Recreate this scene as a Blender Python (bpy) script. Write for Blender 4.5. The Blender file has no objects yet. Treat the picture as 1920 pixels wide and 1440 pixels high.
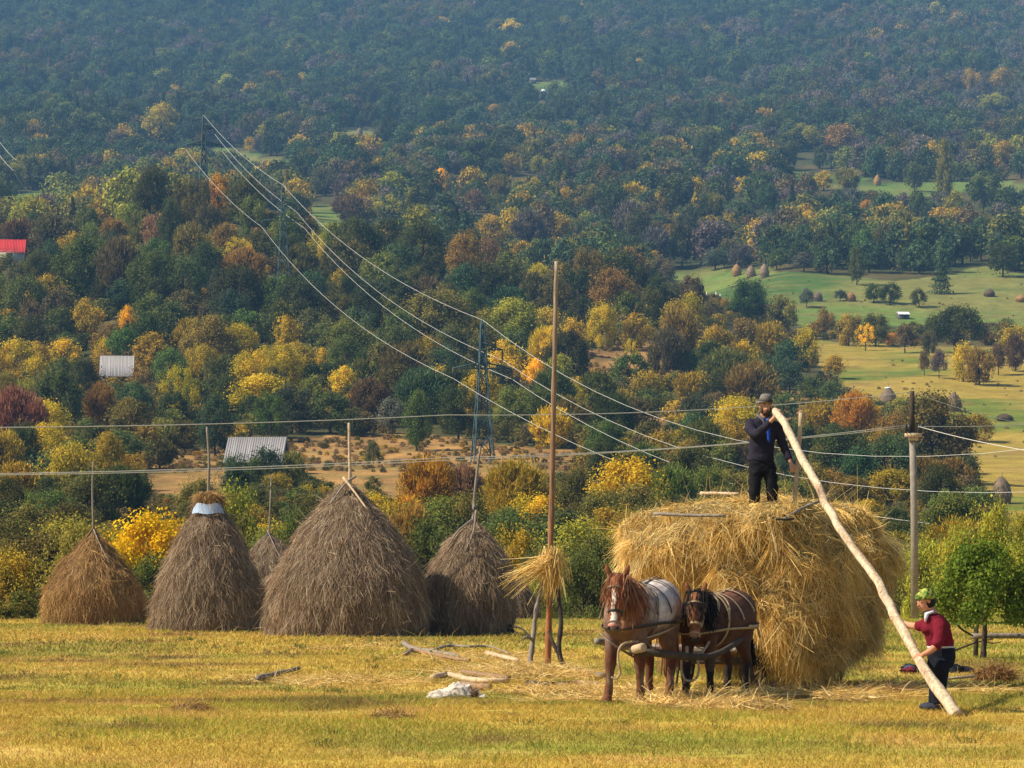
import bpy, bmesh, math, random
import numpy as np
from mathutils import Vector

# ---------------------------------------------------------------- camera, sky, sun, exposure
F, H, HZ = 5760.0, 1.7, 1070.0          # focal length in photo pixels, eye height, horizon row
SC = bpy.context.scene
COL = SC.collection
cam_d = bpy.data.cameras.new('camera')
cam_d.sensor_width = 36.0
cam_d.lens = 36.0 * F / 1920.0
cam_d.shift_y = (HZ - 720.0) / 1920.0
cam_d.clip_start, cam_d.clip_end = 0.5, 12000.0
cam = bpy.data.objects.new('camera', cam_d)
cam.location = (0, 0, H)
cam.rotation_euler = (math.radians(90), 0, 0)
COL.objects.link(cam)
SC.camera = cam

SUN = Vector((-0.70, -0.14, 0.70)).normalized()
world = bpy.data.worlds.new('World')
SC.world = world
world.use_nodes = True
wn = world.node_tree
wn.nodes.clear()
sky = wn.nodes.new('ShaderNodeTexSky')
sky.sky_type = 'NISHITA'
sky.sun_disc = False
sky.sun_elevation = math.asin(SUN.z)
sky.sun_rotation = math.atan2(SUN.x, SUN.y)
bg = wn.nodes.new('ShaderNodeBackground')
bg.inputs['Strength'].default_value = 0.082
wo = wn.nodes.new('ShaderNodeOutputWorld')
wn.links.new(sky.outputs[0], bg.inputs[0])
wn.links.new(bg.outputs[0], wo.inputs[0])

sun_d = bpy.data.lights.new('sun', 'SUN')
sun_d.energy = 4.9
sun_d.angle = math.radians(0.53)
sun_d.color = (1.0, 0.90, 0.70)
sun = bpy.data.objects.new('sun', sun_d)
sun.rotation_euler = (-SUN).to_track_quat('-Z', 'Y').to_euler()
sun.location = (-40, 10, 60)
COL.objects.link(sun)

SC.view_settings.view_transform = 'Standard'
SC.view_settings.look = 'None'
SC.view_settings.exposure = 0.64
SC.view_settings.gamma = 1.0
try:
    SC.cycles.volume_bounces = 0
    SC.cycles.max_bounces = 6
    SC.cycles.transparent_max_bounces = 6
except Exception:
    pass

rng = np.random.default_rng(7)
random.seed(7)

# ---------------------------------------------------------------- helpers
def at(px, row, d):
    return ((px - 960.0) * d / F, d, H + (HZ - row) * d / F)

def gdist(row):
    """distance at which the flat meadow appears on this row"""
    return F * H / (row - HZ)

def hsh(ix, iy, iz, seed):
    h = (ix * 374761393 + iy * 668265263 + iz * 2147483647 + seed * 974634777) & 0xFFFFFFFF
    h = ((h ^ (h >> 13)) * 1274126177) & 0xFFFFFFFF
    h = h ^ (h >> 16)
    return (h & 0xFFFFFF) / float(0xFFFFFF)

def noise3(P, scale=1.0, seed=0, octaves=1):
    """value noise in 0..1 for an (N,3) or (N,2) array"""
    P = np.asarray(P, float)
    if P.shape[1] == 2:
        P = np.column_stack([P, np.zeros(len(P))])
    out = np.zeros(len(P)); amp = 1.0; tot = 0.0
    for o in range(octaves):
        Q = P * scale * (2 ** o) + 17.3 * o + 1000.0
        I = np.floor(Q).astype(np.int64); f = Q - I
        f = f * f * (3 - 2 * f)
        v = 0
        for dx in (0, 1):
            for dy in (0, 1):
                for dz in (0, 1):
                    w = (f[:, 0] if dx else 1 - f[:, 0]) * (f[:, 1] if dy else 1 - f[:, 1]) * (f[:, 2] if dz else 1 - f[:, 2])
                    v = v + w * hsh(I[:, 0] + dx, I[:, 1] + dy, I[:, 2] + dz, seed + o)
        out += amp * v; tot += amp; amp *= 0.5
    return out / tot

def sstep(a, b, x):
    t = np.clip((np.asarray(x, float) - a) / (b - a), 0, 1)
    return t * t * (3 - 2 * t)

def mesh_np(name, V, Fc, mats=(), col=None, fcol=None, smooth=False, midx=None):
    """one mesh from arrays; Fc an (M,3)/(M,4) array or a list of such arrays; col per vertex"""
    V = np.asarray(V, np.float32)
    Fl = Fc if isinstance(Fc, list) else [Fc]
    Fl = [np.asarray(f, np.int32) for f in Fl if len(f)]
    me = bpy.data.meshes.new(name)
    me.vertices.add(len(V))
    me.vertices.foreach_set('co', V.ravel())
    loops = np.concatenate([f.ravel() for f in Fl])
    tot = np.concatenate([np.full(len(f), f.shape[1], np.int32) for f in Fl])
    start = np.concatenate([[0], np.cumsum(tot)[:-1]]).astype(np.int32)
    me.loops.add(len(loops)); me.loops.foreach_set('vertex_index', loops)
    me.polygons.add(len(tot))
    me.polygons.foreach_set('loop_start', start)
    me.polygons.foreach_set('loop_total', tot)
    if smooth is not False:
        sm = np.ones(len(tot), bool) if smooth is True else np.asarray(smooth, bool)
        me.polygons.foreach_set('use_smooth', sm)
    if midx is not None:
        me.polygons.foreach_set('material_index', np.asarray(midx, np.int32))
    me.update(calc_edges=True)
    if col is not None:
        c = np.ones((len(V), 4), np.float32); c[:, :3] = np.asarray(col, np.float32)[:, :3]
        a = me.color_attributes.new('Col', 'FLOAT_COLOR', 'POINT')
        a.data.foreach_set('color', c.ravel())
    for m in (mats if isinstance(mats, (list, tuple)) else [mats]):
        me.materials.append(m)
    return me

def link(name, me, parent=None, loc=None):
    o = bpy.data.objects.new(name, me)
    COL.objects.link(o)
    if parent is not None:
        o.parent = parent
    if loc is not None:
        o.location = loc
    return o

def tag(o, label=None, cat=None, group=None, kind=None):
    if label: o['label'] = label
    if cat: o['category'] = cat
    if group: o['group'] = group
    if kind: o['kind'] = kind
    return o

def thing(name, label, cat, loc=(0, 0, 0), rz=0.0, group=None):
    o = bpy.data.objects.new(name, None)
    o.empty_display_size = 0.2
    o.location = loc; o.rotation_euler = (0, 0, rz)
    COL.objects.link(o)
    return tag(o, label, cat, group)

class MB:
    """gathers shapes (triangles and quads) for ONE mesh object"""
    def __init__(s):
        s.V = []; s.T = []; s.Q = []; s.C = []; s.n = 0
    def add(s, V, T=None, Q=None, col=(1, 1, 1)):
        V = np.asarray(V, float).reshape(-1, 3)
        s.V.append(V)
        c = np.asarray(col, float)
        if c.ndim == 1: c = np.tile(c[:3], (len(V), 1))
        s.C.append(c)
        if T is not None and len(T): s.T.append(np.asarray(T, int) + s.n)
        if Q is not None and len(Q): s.Q.append(np.asarray(Q, int) + s.n)
        s.n += len(V)
        return s
    def arrays(s):
        V = np.concatenate(s.V); C = np.concatenate(s.C)
        T = np.concatenate(s.T) if s.T else np.zeros((0, 3), int)
        Q = np.concatenate(s.Q) if s.Q else np.zeros((0, 4), int)
        return V, T, Q, C
    def build(s, name, mat, parent=None, smooth=False, loc=None):
        V, T, Q, C = s.arrays()
        return link(name, mesh_np(name, V, [T, Q], mat, col=C, smooth=smooth), parent, loc)
    def tube(s, pts, ru, rv=None, up=(0, 0, 1), n=10, col=(1, 1, 1), cap=True):
        V, T, Q = tube(pts, ru, rv, up, n, cap)
        return s.add(V, T, Q, col)
    def box(s, c, size, rz=0.0, col=(1, 1, 1)):
        x, y, z = [v / 2 for v in size]
        P = np.array([(-x, -y, -z), (x, -y, -z), (x, y, -z), (-x, y, -z), (-x, -y, z), (x, -y, z), (x, y, z), (-x, y, z)])
        ca, sa = math.cos(rz), math.sin(rz)
        P = np.column_stack([P[:, 0] * ca - P[:, 1] * sa, P[:, 0] * sa + P[:, 1] * ca, P[:, 2]]) + np.asarray(c)
        return s.add(P, None, [(0, 3, 2, 1), (4, 5, 6, 7), (0, 1, 5, 4), (1, 2, 6, 5), (2, 3, 7, 6), (3, 0, 4, 7)], col)
    def ell(s, c, r, n=12, col=(1, 1, 1), rot=None):
        V, T, Q = ellipsoid(r, n)
        if rot is not None: V = V @ np.array(rot).T
        return s.add(V + np.asarray(c), T, Q, col)

def ellipsoid(r, n=12):
    m = max(4, n // 2)
    V = [(0, 0, -1)]
    for i in range(1, m):
        a = -math.pi / 2 + math.pi * i / m
        for j in range(n):
            b = 2 * math.pi * j / n
            V.append((math.cos(a) * math.cos(b), math.cos(a) * math.sin(b), math.sin(a)))
    V.append((0, 0, 1))
    T = []; Q = []
    for j in range(n):
        T.append((0, 1 + (j + 1) % n, 1 + j))
        T.append((len(V) - 1, 1 + (m - 2) * n + j, 1 + (m - 2) * n + (j + 1) % n))
        for i in range(m - 2):
            a = 1 + i * n
            Q.append((a + j, a + (j + 1) % n, a + n + (j + 1) % n, a + n + j))
    return np.array(V) * np.asarray(r, float), np.array(T), (np.array(Q) if Q else np.zeros((0, 4), int))

def tube(pts, ru, rv=None, up=(0, 0, 1), n=10, cap=True):
    """loft of elliptical rings: ru across (t x up), rv along up"""
    P = np.asarray(pts, float); m = len(P)
    ru = np.broadcast_to(np.asarray(ru, float), (m,))
    rv = ru if rv is None else np.broadcast_to(np.asarray(rv, float), (m,))
    t = np.gradient(P, axis=0); t /= np.maximum(np.linalg.norm(t, axis=1, keepdims=True), 1e-9)
    upv = np.asarray(up, float)
    u = np.cross(t, upv); l = np.linalg.norm(u, axis=1)
    for i in range(m):
        if l[i] < 0.05:
            alt = np.array([1.0, 0, 0]) if abs(t[i][0]) < 0.8 else np.array([0, 1.0, 0])
            u[i] = np.cross(t[i], alt)
            if i and np.dot(u[i], u[i - 1]) < 0: u[i] = -u[i]
    u /= np.linalg.norm(u, axis=1, keepdims=True)
    v = np.cross(u, t)
    a = np.arange(n) * 2 * math.pi / n
    V = P[:, None, :] + (np.cos(a)[None, :, None] * u[:, None, :] * ru[:, None, None] + np.sin(a)[None, :, None] * v[:, None, :] * rv[:, None, None])
    V = V.reshape(-1, 3)
    j = np.arange(n); jn = (j + 1) % n
    Q = np.concatenate([np.column_stack([i * n + j, i * n + jn, (i + 1) * n + jn, (i + 1) * n + j]) for i in range(m - 1)])
    T = np.zeros((0, 3), int)
    if cap:
        V = np.vstack([V, P[0], P[-1]])
        T = np.concatenate([np.column_stack([np.full(n, m * n), jn, j]), np.column_stack([np.full(n, m * n + 1), (m - 1) * n + j, (m - 1) * n + jn])])
    return V, T, Q

def spline(pts, k=6):
    """Catmull-Rom through the points, k samples per span"""
    P = np.asarray(pts, float)
    A = np.vstack([2 * P[0] - P[1], P, 2 * P[-1] - P[-2]])
    out = []
    for i in range(len(P) - 1):
        p0, p1, p2, p3 = A[i], A[i + 1], A[i + 2], A[i + 3]
        for s in range(k):
            t = s / k
            out.append(0.5 * (2 * p1 + (p2 - p0) * t + (2 * p0 - 5 * p1 + 4 * p2 - p3) * t * t + (3 * p1 - p0 - 3 * p2 + p3) * t ** 3))
    out.append(P[-1])
    return np.array(out)

def remesh(shapes, voxel, smooth=4, factor=0.5):
    """joins closed shapes into one continuous skin; returns V, Tris, Quads arrays"""
    mb = MB()
    for V, T, Q in shapes: mb.add(V, T, Q)
    V, T, Q, C = mb.arrays()
    me = mesh_np('tmp', V, [T, Q])
    o = bpy.data.objects.new('tmp', me); COL.objects.link(o)
    r = o.modifiers.new('r', 'REMESH'); r.mode = 'VOXEL'; r.voxel_size = voxel; r.adaptivity = 0.0
    if smooth:
        s = o.modifiers.new('s', 'SMOOTH'); s.factor = factor; s.iterations = smooth
    dg = bpy.context.evaluated_depsgraph_get(); dg.update()
    ev = o.evaluated_get(dg)
    m2 = bpy.data.meshes.new_from_object(ev)
    n = len(m2.vertices); V2 = np.empty(n * 3, np.float32); m2.vertices.foreach_get('co', V2)
    nl = len(m2.loops); L = np.empty(nl, np.int32); m2.loops.foreach_get('vertex_index', L)
    lt = np.empty(len(m2.polygons), np.int32); m2.polygons.foreach_get('loop_total', lt)
    ls = np.empty(len(m2.polygons), np.int32); m2.polygons.foreach_get('loop_start', ls)
    q = ls[lt == 4]; t = ls[lt == 3]
    Q2 = L[q[:, None] + np.arange(4)]; T2 = L[t[:, None] + np.arange(3)]
    bpy.data.objects.remove(o); bpy.data.meshes.remove(me); bpy.data.meshes.remove(m2)
    return V2.reshape(-1, 3).astype(float), T2, Q2

def tris_of(T, Q):
    out = [np.asarray(T, int).reshape(-1, 3)]
    if len(Q):
        Q = np.asarray(Q)
        out += [Q[:, [0, 1, 2]], Q[:, [0, 2, 3]]]
    return np.concatenate(out)

def sample_surface(V, T, n, r, weight=None):
    A, B, C = V[T[:, 0]], V[T[:, 1]], V[T[:, 2]]
    N = np.cross(B - A, C - A); ar = np.linalg.norm(N, axis=1)
    w = ar if weight is None else ar * weight((A + B + C) / 3)
    N = N / np.maximum(ar, 1e-12)[:, None]
    i = r.choice(len(T), n, p=w / w.sum())
    a, b = r.random(n), r.random(n); k = a + b > 1
    a[k], b[k] = 1 - a[k], 1 - b[k]
    return A[i] + (B - A)[i] * a[:, None] + (C - A)[i] * b[:, None], N[i]

def unit(a):
    return a / np.maximum(np.linalg.norm(a, axis=-1, keepdims=True), 1e-9)

def ribbons(P, D, L, W, B, r, seg=3, taper=0.6):
    """N bent flat ribbons: roots P, directions D, lengths L, widths W, end bend vectors B (metres)"""
    n = len(P); L = np.broadcast_to(L, (n,)); W = np.broadcast_to(W, (n,))
    S = unit(np.cross(D, r.normal(size=(n, 3))))
    t = np.linspace(0, 1, seg + 1)
    pts = P[:, None, :] + D[:, None, :] * (L[:, None] * t[None, :])[:, :, None] + B[:, None, :] * (t ** 2)[None, :, None]
    w = W[:, None] * (1 - taper * t)[None, :] * 0.5
    a = pts - S[:, None, :] * w[:, :, None]; b = pts + S[:, None, :] * w[:, :, None]
    V = np.stack([a, b], axis=2).reshape(n, -1, 3)
    k = 2 * (seg + 1)
    base = np.arange(n)[:, None] * k
    Q = np.concatenate([base + np.array([2 * i, 2 * i + 1, 2 * i + 3, 2 * i + 2]) for i in range(seg)])
    return V.reshape(-1, 3), Q, k

def straw_on(mb, V, T, n, L, W, r, pal, down=0.7, lift=0.15, sag=0.25, weight=None, seg=3, pos_noise=None, off=0.0):
    """loose straws lying on a surface, combed downhill by `down`"""
    P, N = sample_surface(V, T, n, r, weight)
    g = np.array([0, 0, -1.0]); dn = unit(g - N * (N @ g)[:, None] + 1e-6)
    rt = r.normal(size=(n, 3)); rt = unit(rt - N * np.sum(rt * N, 1)[:, None])
    D = unit(dn * down + rt * (1 - down) + N * (lift * r.normal(0.6, 0.8, n))[:, None])
    Ls = r.uniform(L[0], L[1], n) * r.choice([1, 1, 1, 1.5], n)
    B = r.normal(size=(n, 3)) * (0.16 * Ls)[:, None]; B[:, 2] -= sag * Ls
    Vr, Q, k = ribbons(P + N * off - D * (Ls * 0.3)[:, None], D, Ls, r.uniform(W[0], W[1], n), B, r, seg)
    pal = np.asarray(pal, float)
    c = pal[r.integers(0, len(pal), n)] * r.uniform(0.75, 1.2, n)[:, None]
    if pos_noise is not None: c = c * pos_noise(P)[:, None]
    mb.add(Vr, None, Q, np.repeat(c, k, axis=0))

# ---------------------------------------------------------------- materials
def new_mat(name):
    m = bpy.data.materials.new(name); m.use_nodes = True
    nt = m.node_tree; nt.nodes.clear()
    out = nt.nodes.new('ShaderNodeOutputMaterial')
    return m, nt, out

def N(nt, kind, **kw):
    n = nt.nodes.new(kind)
    for k, v in kw.items():
        if k in n.inputs: n.inputs[k].default_value = v
        else: setattr(n, k, v)
    return n

def noise_node(nt, scale, detail=4, vec=None):
    tc = N(nt, 'ShaderNodeTexCoord')
    n = N(nt, 'ShaderNodeTexNoise'); n.inputs['Scale'].default_value = scale; n.inputs['Detail'].default_value = detail
    if vec:
        mp = N(nt, 'ShaderNodeMapping'); mp.inputs['Scale'].default_value = vec
        nt.links.new(tc.outputs['Object'], mp.inputs[0]); nt.links.new(mp.outputs[0], n.inputs['Vector'])
    else:
        nt.links.new(tc.outputs['Object'], n.inputs['Vector'])
    return n

def vary(nt, color_out, fac_out, lo, hi):
    """color * (lo..hi by fac)"""
    mr = N(nt, 'ShaderNodeMapRange'); mr.inputs[1].default_value = 0.25; mr.inputs[2].default_value = 0.75
    mr.inputs[3].default_value = lo; mr.inputs[4].default_value = hi
    nt.links.new(fac_out, mr.inputs[0])
    vm = N(nt, 'ShaderNodeVectorMath', operation='SCALE')
    nt.links.new(color_out, vm.inputs[0]); nt.links.new(mr.outputs[0], vm.inputs['Scale'])
    return vm.outputs[0]

def surf_mat(name, color=None, rough=0.8, nscale=8, lo=0.7, hi=1.25, vec=None, bump=0.0, bscale=None, spec=0.2, attr=False, detail=5, metal=0.0):
    m, nt, out = new_mat(name)
    bs = N(nt, 'ShaderNodeBsdfPrincipled')
    bs.inputs['Roughness'].default_value = rough
    bs.inputs['Specular IOR Level'].default_value = spec
    bs.inputs['Metallic'].default_value = metal
    if attr:
        src = N(nt, 'ShaderNodeAttribute'); src.attribute_name = 'Col'; co = src.outputs['Color']
    else:
        src = N(nt, 'ShaderNodeRGB'); src.outputs[0].default_value = (*color, 1); co = src.outputs[0]
    nz = noise_node(nt, nscale, detail, vec)
    nt.links.new(vary(nt, co, nz.outputs['Fac'], lo, hi), bs.inputs['Base Color'])
    if bump:
        nb = noise_node(nt, bscale or nscale * 2, 6, vec)
        b = N(nt, 'ShaderNodeBump'); b.inputs['Strength'].default_value = bump; b.inputs['Distance'].default_value = 0.02
        nt.links.new(nb.outputs['Fac'], b.inputs['Height']); nt.links.new(b.outputs[0], bs.inputs['Normal'])
    nt.links.new(bs.outputs[0], out.inputs[0])
    return m

def leaf_mat(name, source):
    """foliage: tint from the object colour, the instancer or the mesh; leaf-to-leaf variation from Col; light passes through leaves"""
    m, nt, out = new_mat(name)
    va = N(nt, 'ShaderNodeAttribute'); va.attribute_name = 'Col'
    if source == 'object':
        oi = N(nt, 'ShaderNodeObjectInfo'); tint = oi.outputs['Color']
    else:
        at_ = N(nt, 'ShaderNodeAttribute'); at_.attribute_name = 'tint'; at_.attribute_type = 'INSTANCER'; tint = at_.outputs['Color']
    mu = N(nt, 'ShaderNodeVectorMath', operation='MULTIPLY')
    nt.links.new(tint, mu.inputs[0]); nt.links.new(va.outputs['Color'], mu.inputs[1])
    d = N(nt, 'ShaderNodeBsdfDiffuse'); t = N(nt, 'ShaderNodeBsdfTranslucent')
    nt.links.new(mu.outputs[0], d.inputs[0]); nt.links.new(mu.outputs[0], t.inputs[0])
    mx = N(nt, 'ShaderNodeMixShader'); mx.inputs[0].default_value = 0.28
    nt.links.new(d.outputs[0], mx.inputs[1]); nt.links.new(t.outputs[0], mx.inputs[2])
    nt.links.new(mx.outputs[0], out.inputs[0])
    return m

def fibre_mat(name, trans=0.25):
    """straw and grass: colour per blade from Col, some light through"""
    m, nt, out = new_mat(name)
    va = N(nt, 'ShaderNodeAttribute'); va.attribute_name = 'Col'
    d = N(nt, 'ShaderNodeBsdfPrincipled'); d.inputs['Roughness'].default_value = 0.65; d.inputs['Specular IOR Level'].default_value = 0.15
    t = N(nt, 'ShaderNodeBsdfTranslucent')
    nt.links.new(va.outputs['Color'], d.inputs['Base Color']); nt.links.new(va.outputs['Color'], t.inputs[0])
    mx = N(nt, 'ShaderNodeMixShader'); mx.inputs[0].default_value = trans
    nt.links.new(d.outputs[0], mx.inputs[1]); nt.links.new(t.outputs[0], mx.inputs[2])
    nt.links.new(mx.outputs[0], out.inputs[0])
    return m

M = {}
M['leaf'] = leaf_mat('leaf', 'object')
M['leaf_far'] = leaf_mat('leaf_far', 'inst')
M['straw'] = fibre_mat('straw', 0.2)
M['grass'] = fibre_mat('grass', 0.3)
M['bark'] = surf_mat('bark', (0.06, 0.045, 0.035), 0.9, 12, 0.6, 1.4, (1, 1, 0.2), 0.5)
M['wood_grey'] = surf_mat('wood_grey', (0.24, 0.20, 0.165), 0.85, 14, 0.55, 1.35, (1, 1, 0.15), 0.5, 30)
M['wood_pale'] = surf_mat('wood_pale', (0.58, 0.43, 0.28), 0.8, 9, 0.52, 1.22, (3, 3, 0.7), 0.6, 22)
M['wood_brown'] = surf_mat('wood_brown', (0.27, 0.165, 0.095), 0.8, 9, 0.55, 1.4, (2, 2, 0.25), 0.5, 20)
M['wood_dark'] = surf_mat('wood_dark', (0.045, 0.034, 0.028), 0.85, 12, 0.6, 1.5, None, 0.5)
M['attr'] = surf_mat('attr_soft', None, 0.75, 9, 0.82, 1.15, None, 0.25, 60, 0.2, True)
M['cloth'] = surf_mat('cloth', None, 0.9, 25, 0.85, 1.15, None, 0.4, 60, 0.1, True)
M['coat'] = surf_mat('horse_coat', None, 0.72, 16, 0.68, 1.22, None, 0.35, 55, 0.18, True)
M['wood_attr'] = surf_mat('weathered_wood', None, 0.8, 9, 0.5, 1.35, (3, 3, 0.25), 0.6, 20, 0.2, True)
M['leather'] = surf_mat('leather', (0.20, 0.145, 0.10), 0.6, 20, 0.6, 1.3, None, 0.3, 60, 0.35)
M['leather_dark'] = surf_mat('leather_dark', (0.035, 0.028, 0.024), 0.6, 20, 0.6, 1.3, None, 0.3, 60, 0.35)
M['leather_pale'] = surf_mat('leather_pale', (0.42, 0.31, 0.19), 0.7, 20, 0.7, 1.2, None, 0.3, 60, 0.2)
M['steel'] = surf_mat('steel_lattice', (0.045, 0.085, 0.09), 0.6, 3, 0.7, 1.3, None, 0, None, 0.3)
M['wire'] = surf_mat('wire', (0.62, 0.60, 0.55), 0.5, 3, 0.9, 1.1, None, 0, None, 0.4)
M['concrete'] = surf_mat('concrete', (0.25, 0.215, 0.18), 0.85, 6, 0.75, 1.2, None, 0.3, 30)
M['iron'] = surf_mat('iron', (0.035, 0.035, 0.035), 0.5, 8, 0.7, 1.3, None, 0.1, None, 0.4)
# ---------------------------------------------------------------- the land
KL = np.array([(250, 1015), (350, 925), (400, 880), (460, 825), (560, 700), (650, 560), (780, 400), (850, 392)], float)
FAR = np.array([(1000, 424), (1300, 374), (1600, 310), (2000, 215), (2600, 80), (3200, -50), (4300, -250)], float)
KR = np.array([(200, 1090), (300, 1000), (400, 920), (500, 840), (600, 765), (700, 690), (770, 645), (800, 636), (850, 602), (950, 520), (1050, 492), (1200, 455), (1450, 345), (1600, 310), (2000, 215), (2600, 80), (3200, -50), (4300, -250)], float)
CRX = [-600, 0, 150, 260, 450, 600, 800, 1000, 1150, 1300, 2600]
CRY = [470, 455, 440, 408, 398, 440, 480, 520, 545, 560, 560]
DS = np.concatenate([np.arange(-60, 130, 2.0), np.arange(130, 1000, 5.0), np.arange(1000, 4305, 15.0)])

def zrow(d, row): return H + d * (HZ - row) / F

def z_table(k):
    d = np.concatenate([[-60, 106, 124, 150, 190], k[:, 0]])
    z = np.concatenate([[0, 0, -0.8, -1.3, -0.6], zrow(k[:, 0], k[:, 1])])
    v = np.interp(DS, d, z)
    return v

ZR = z_table(KR)
_LC = {}
CRV = np.arange(390, 570, 4.0)
ZL = []
for cr in CRV:
    k = KL.copy(); m = k[:, 1] < 825
    k[m, 1] = 825 + (k[m, 1] - 825) * (825 - cr) / (825 - 392)
    f = FAR.copy(); f[0, 1] = max(424, cr + 6)
    ZL.append(z_table(np.vstack([k, f])))
ZL = np.array(ZL)
ker = np.ones(7) / 7
def smooth_z(z):
    e = np.pad(z, 3, mode='edge'); s = np.convolve(e, ker, 'valid')
    w = sstep(100, 140, DS)
    return np.where(DS < 106, 0, z * (1 - w) + s * w)
ZR = smooth_z(ZR); ZL = np.array([smooth_z(z) for z in ZL])

def terrain_z(X, Y):
    X = np.asarray(X, float); Y = np.asarray(Y, float)
    px = 960 + F * X / np.maximum(Y, 60)
    cr = np.interp(px, CRX, CRY)
    ci = np.clip((cr - CRV[0]) / 4.0, 0, len(CRV) - 1.001); i = ci.astype(int); fc = ci - i
    dj = np.interp(Y, DS, np.arange(len(DS))); dj = np.clip(dj, 0, len(DS) - 1.001); j = dj.astype(int); fd = dj - j
    zl = (ZL[i, j] * (1 - fc) + ZL[i + 1, j] * fc) * (1 - fd) + (ZL[i, j + 1] * (1 - fc) + ZL[i + 1, j + 1] * fc) * fd
    zr = ZR[j] * (1 - fd) + ZR[j + 1] * fd
    w = sstep(1230, 1500, px)
    z = zl * (1 - w) + zr * w
    P = np.column_stack([X.ravel(), Y.ravel()])
    far = sstep(130, 260, Y)
    z = z + far * ((noise3(P, 1 / 45.0, 3, 2).reshape(X.shape) - .5) * 2.4) + sstep(900, 1500, Y) * (noise3(P, 1 / 260.0, 5, 3).reshape(X.shape) - .5) * 26
    z = z + (1 - far) * ((noise3(P, 1 / 6.0, 11, 2).reshape(X.shape) - .5) * 0.09)
    return z

def tz(x, y): return float(terrain_z(np.array([x]), np.array([y]))[0])

_DD = np.concatenate([np.arange(108, 1000, 2.0), np.arange(1000, 3600, 8.0)])
def d_at(px, row, dmin=112.0):
    """distance at which the ground first comes up to this row of the photograph"""
    D = _DD[_DD >= dmin]
    X = (px - 960) * D / F
    r = HZ - F * (terrain_z(X, D) - H) / D
    k = np.nonzero(r <= row)[0]
    return float(D[k[0]]) if len(k) else 2500.0

def inside(poly, x, y):
    poly = np.asarray(poly, float); r = np.zeros(np.shape(x), bool)
    n = len(poly); j = n - 1
    for i in range(n):
        xi, yi = poly[i]; xj, yj = poly[j]
        c = ((yi > y) != (yj > y)) & (x < (xj - xi) * (y - yi) / (yj - yi + 1e-9) + xi)
        r ^= c; j = i
    return r

DRY = [[(265, 925), (270, 858), (420, 838), (600, 822), (760, 815), (960, 833), (1110, 850), (1080, 905), (900, 900), (740, 935), (640, 925), (540, 890), (400, 935), (300, 935)],
       [(1090, 655), (1230, 640), (1262, 690), (1180, 728), (1090, 700)], [(1110, 780), (1260, 780), (1250, 822), (1120, 822)], [(1450, 730), (1560, 745), (1560, 800), (1470, 790)]]
GOLDF = [[(1520, 636), (1700, 648), (1940, 655), (2300, 660), (2300, 1000), (1900, 990), (1850, 920), (1800, 850), (1740, 775), (1620, 760), (1580, 722), (1530, 690)]]
GREENF = [[(1180, 512), (1300, 503), (1500, 508), (1600, 520), (1680, 525), (1800, 508), (1850, 498), (1940, 520), (2300, 520), (2300, 625), (1940, 615), (1800, 600), (1700, 615), (1560, 600), (1500, 610), (1420, 580), (1340, 565), (1220, 535)],
          [(1455, 328), (1560, 324), (1650, 342), (1940, 342), (2300, 342), (2300, 360), (1760, 364), (1650, 378), (1640, 360), (1480, 340)],
          [(400, 274), (550, 300), (548, 322), (500, 320), (420, 300)], [(610, 243), (705, 243), (705, 264), (630, 264)], [(-20, 366), (150, 355), (155, 374), (20, 392)],
          [(560, 388), (645, 390), (645, 428), (585, 425)], [(940, 160), (1005, 152), (1085, 152), (1080, 162), (1000, 170)]]
def field_masks(px, row, jx=0):
    d = np.zeros(np.shape(px), bool); g = d.copy(); n = d.copy()
    for p in DRY: d |= inside(p, px, row)
    for p in GOLDF: g |= inside(p, px, row)
    for p in GREENF: n |= inside(p, px, row)
    return d, g, n

def mixc(a, b, w): return a * (1 - w[:, None]) + np.asarray(b)[None, :] * w[:, None]

def meadow_col(X, Y):
    P = np.column_stack([X, Y])
    n1 = noise3(P, 1 / 5.0, 21, 3); n2 = noise3(P, 1 / 1.3, 23, 3); n3 = noise3(P, 1 / 11.0, 29, 2)
    c = np.tile(np.array([0.46, 0.335, 0.062]), (len(X), 1))
    c = mixc(c, (0.28, 0.265, 0.045), sstep(0.42, 0.66, n1) * 0.8)
    c = mixc(c, (0.50, 0.34, 0.09), sstep(0.50, 0.75, n2) * 0.8)
    c = mixc(c, (0.22, 0.19, 0.04), sstep(0.58, 0.8, n3) * 0.6)
    c = mixc(c, (0.22, 0.135, 0.05), sstep(0.66, 0.80, noise3(P, 1 / 2.2, 31, 2)) * 0.75)
    return c

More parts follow.
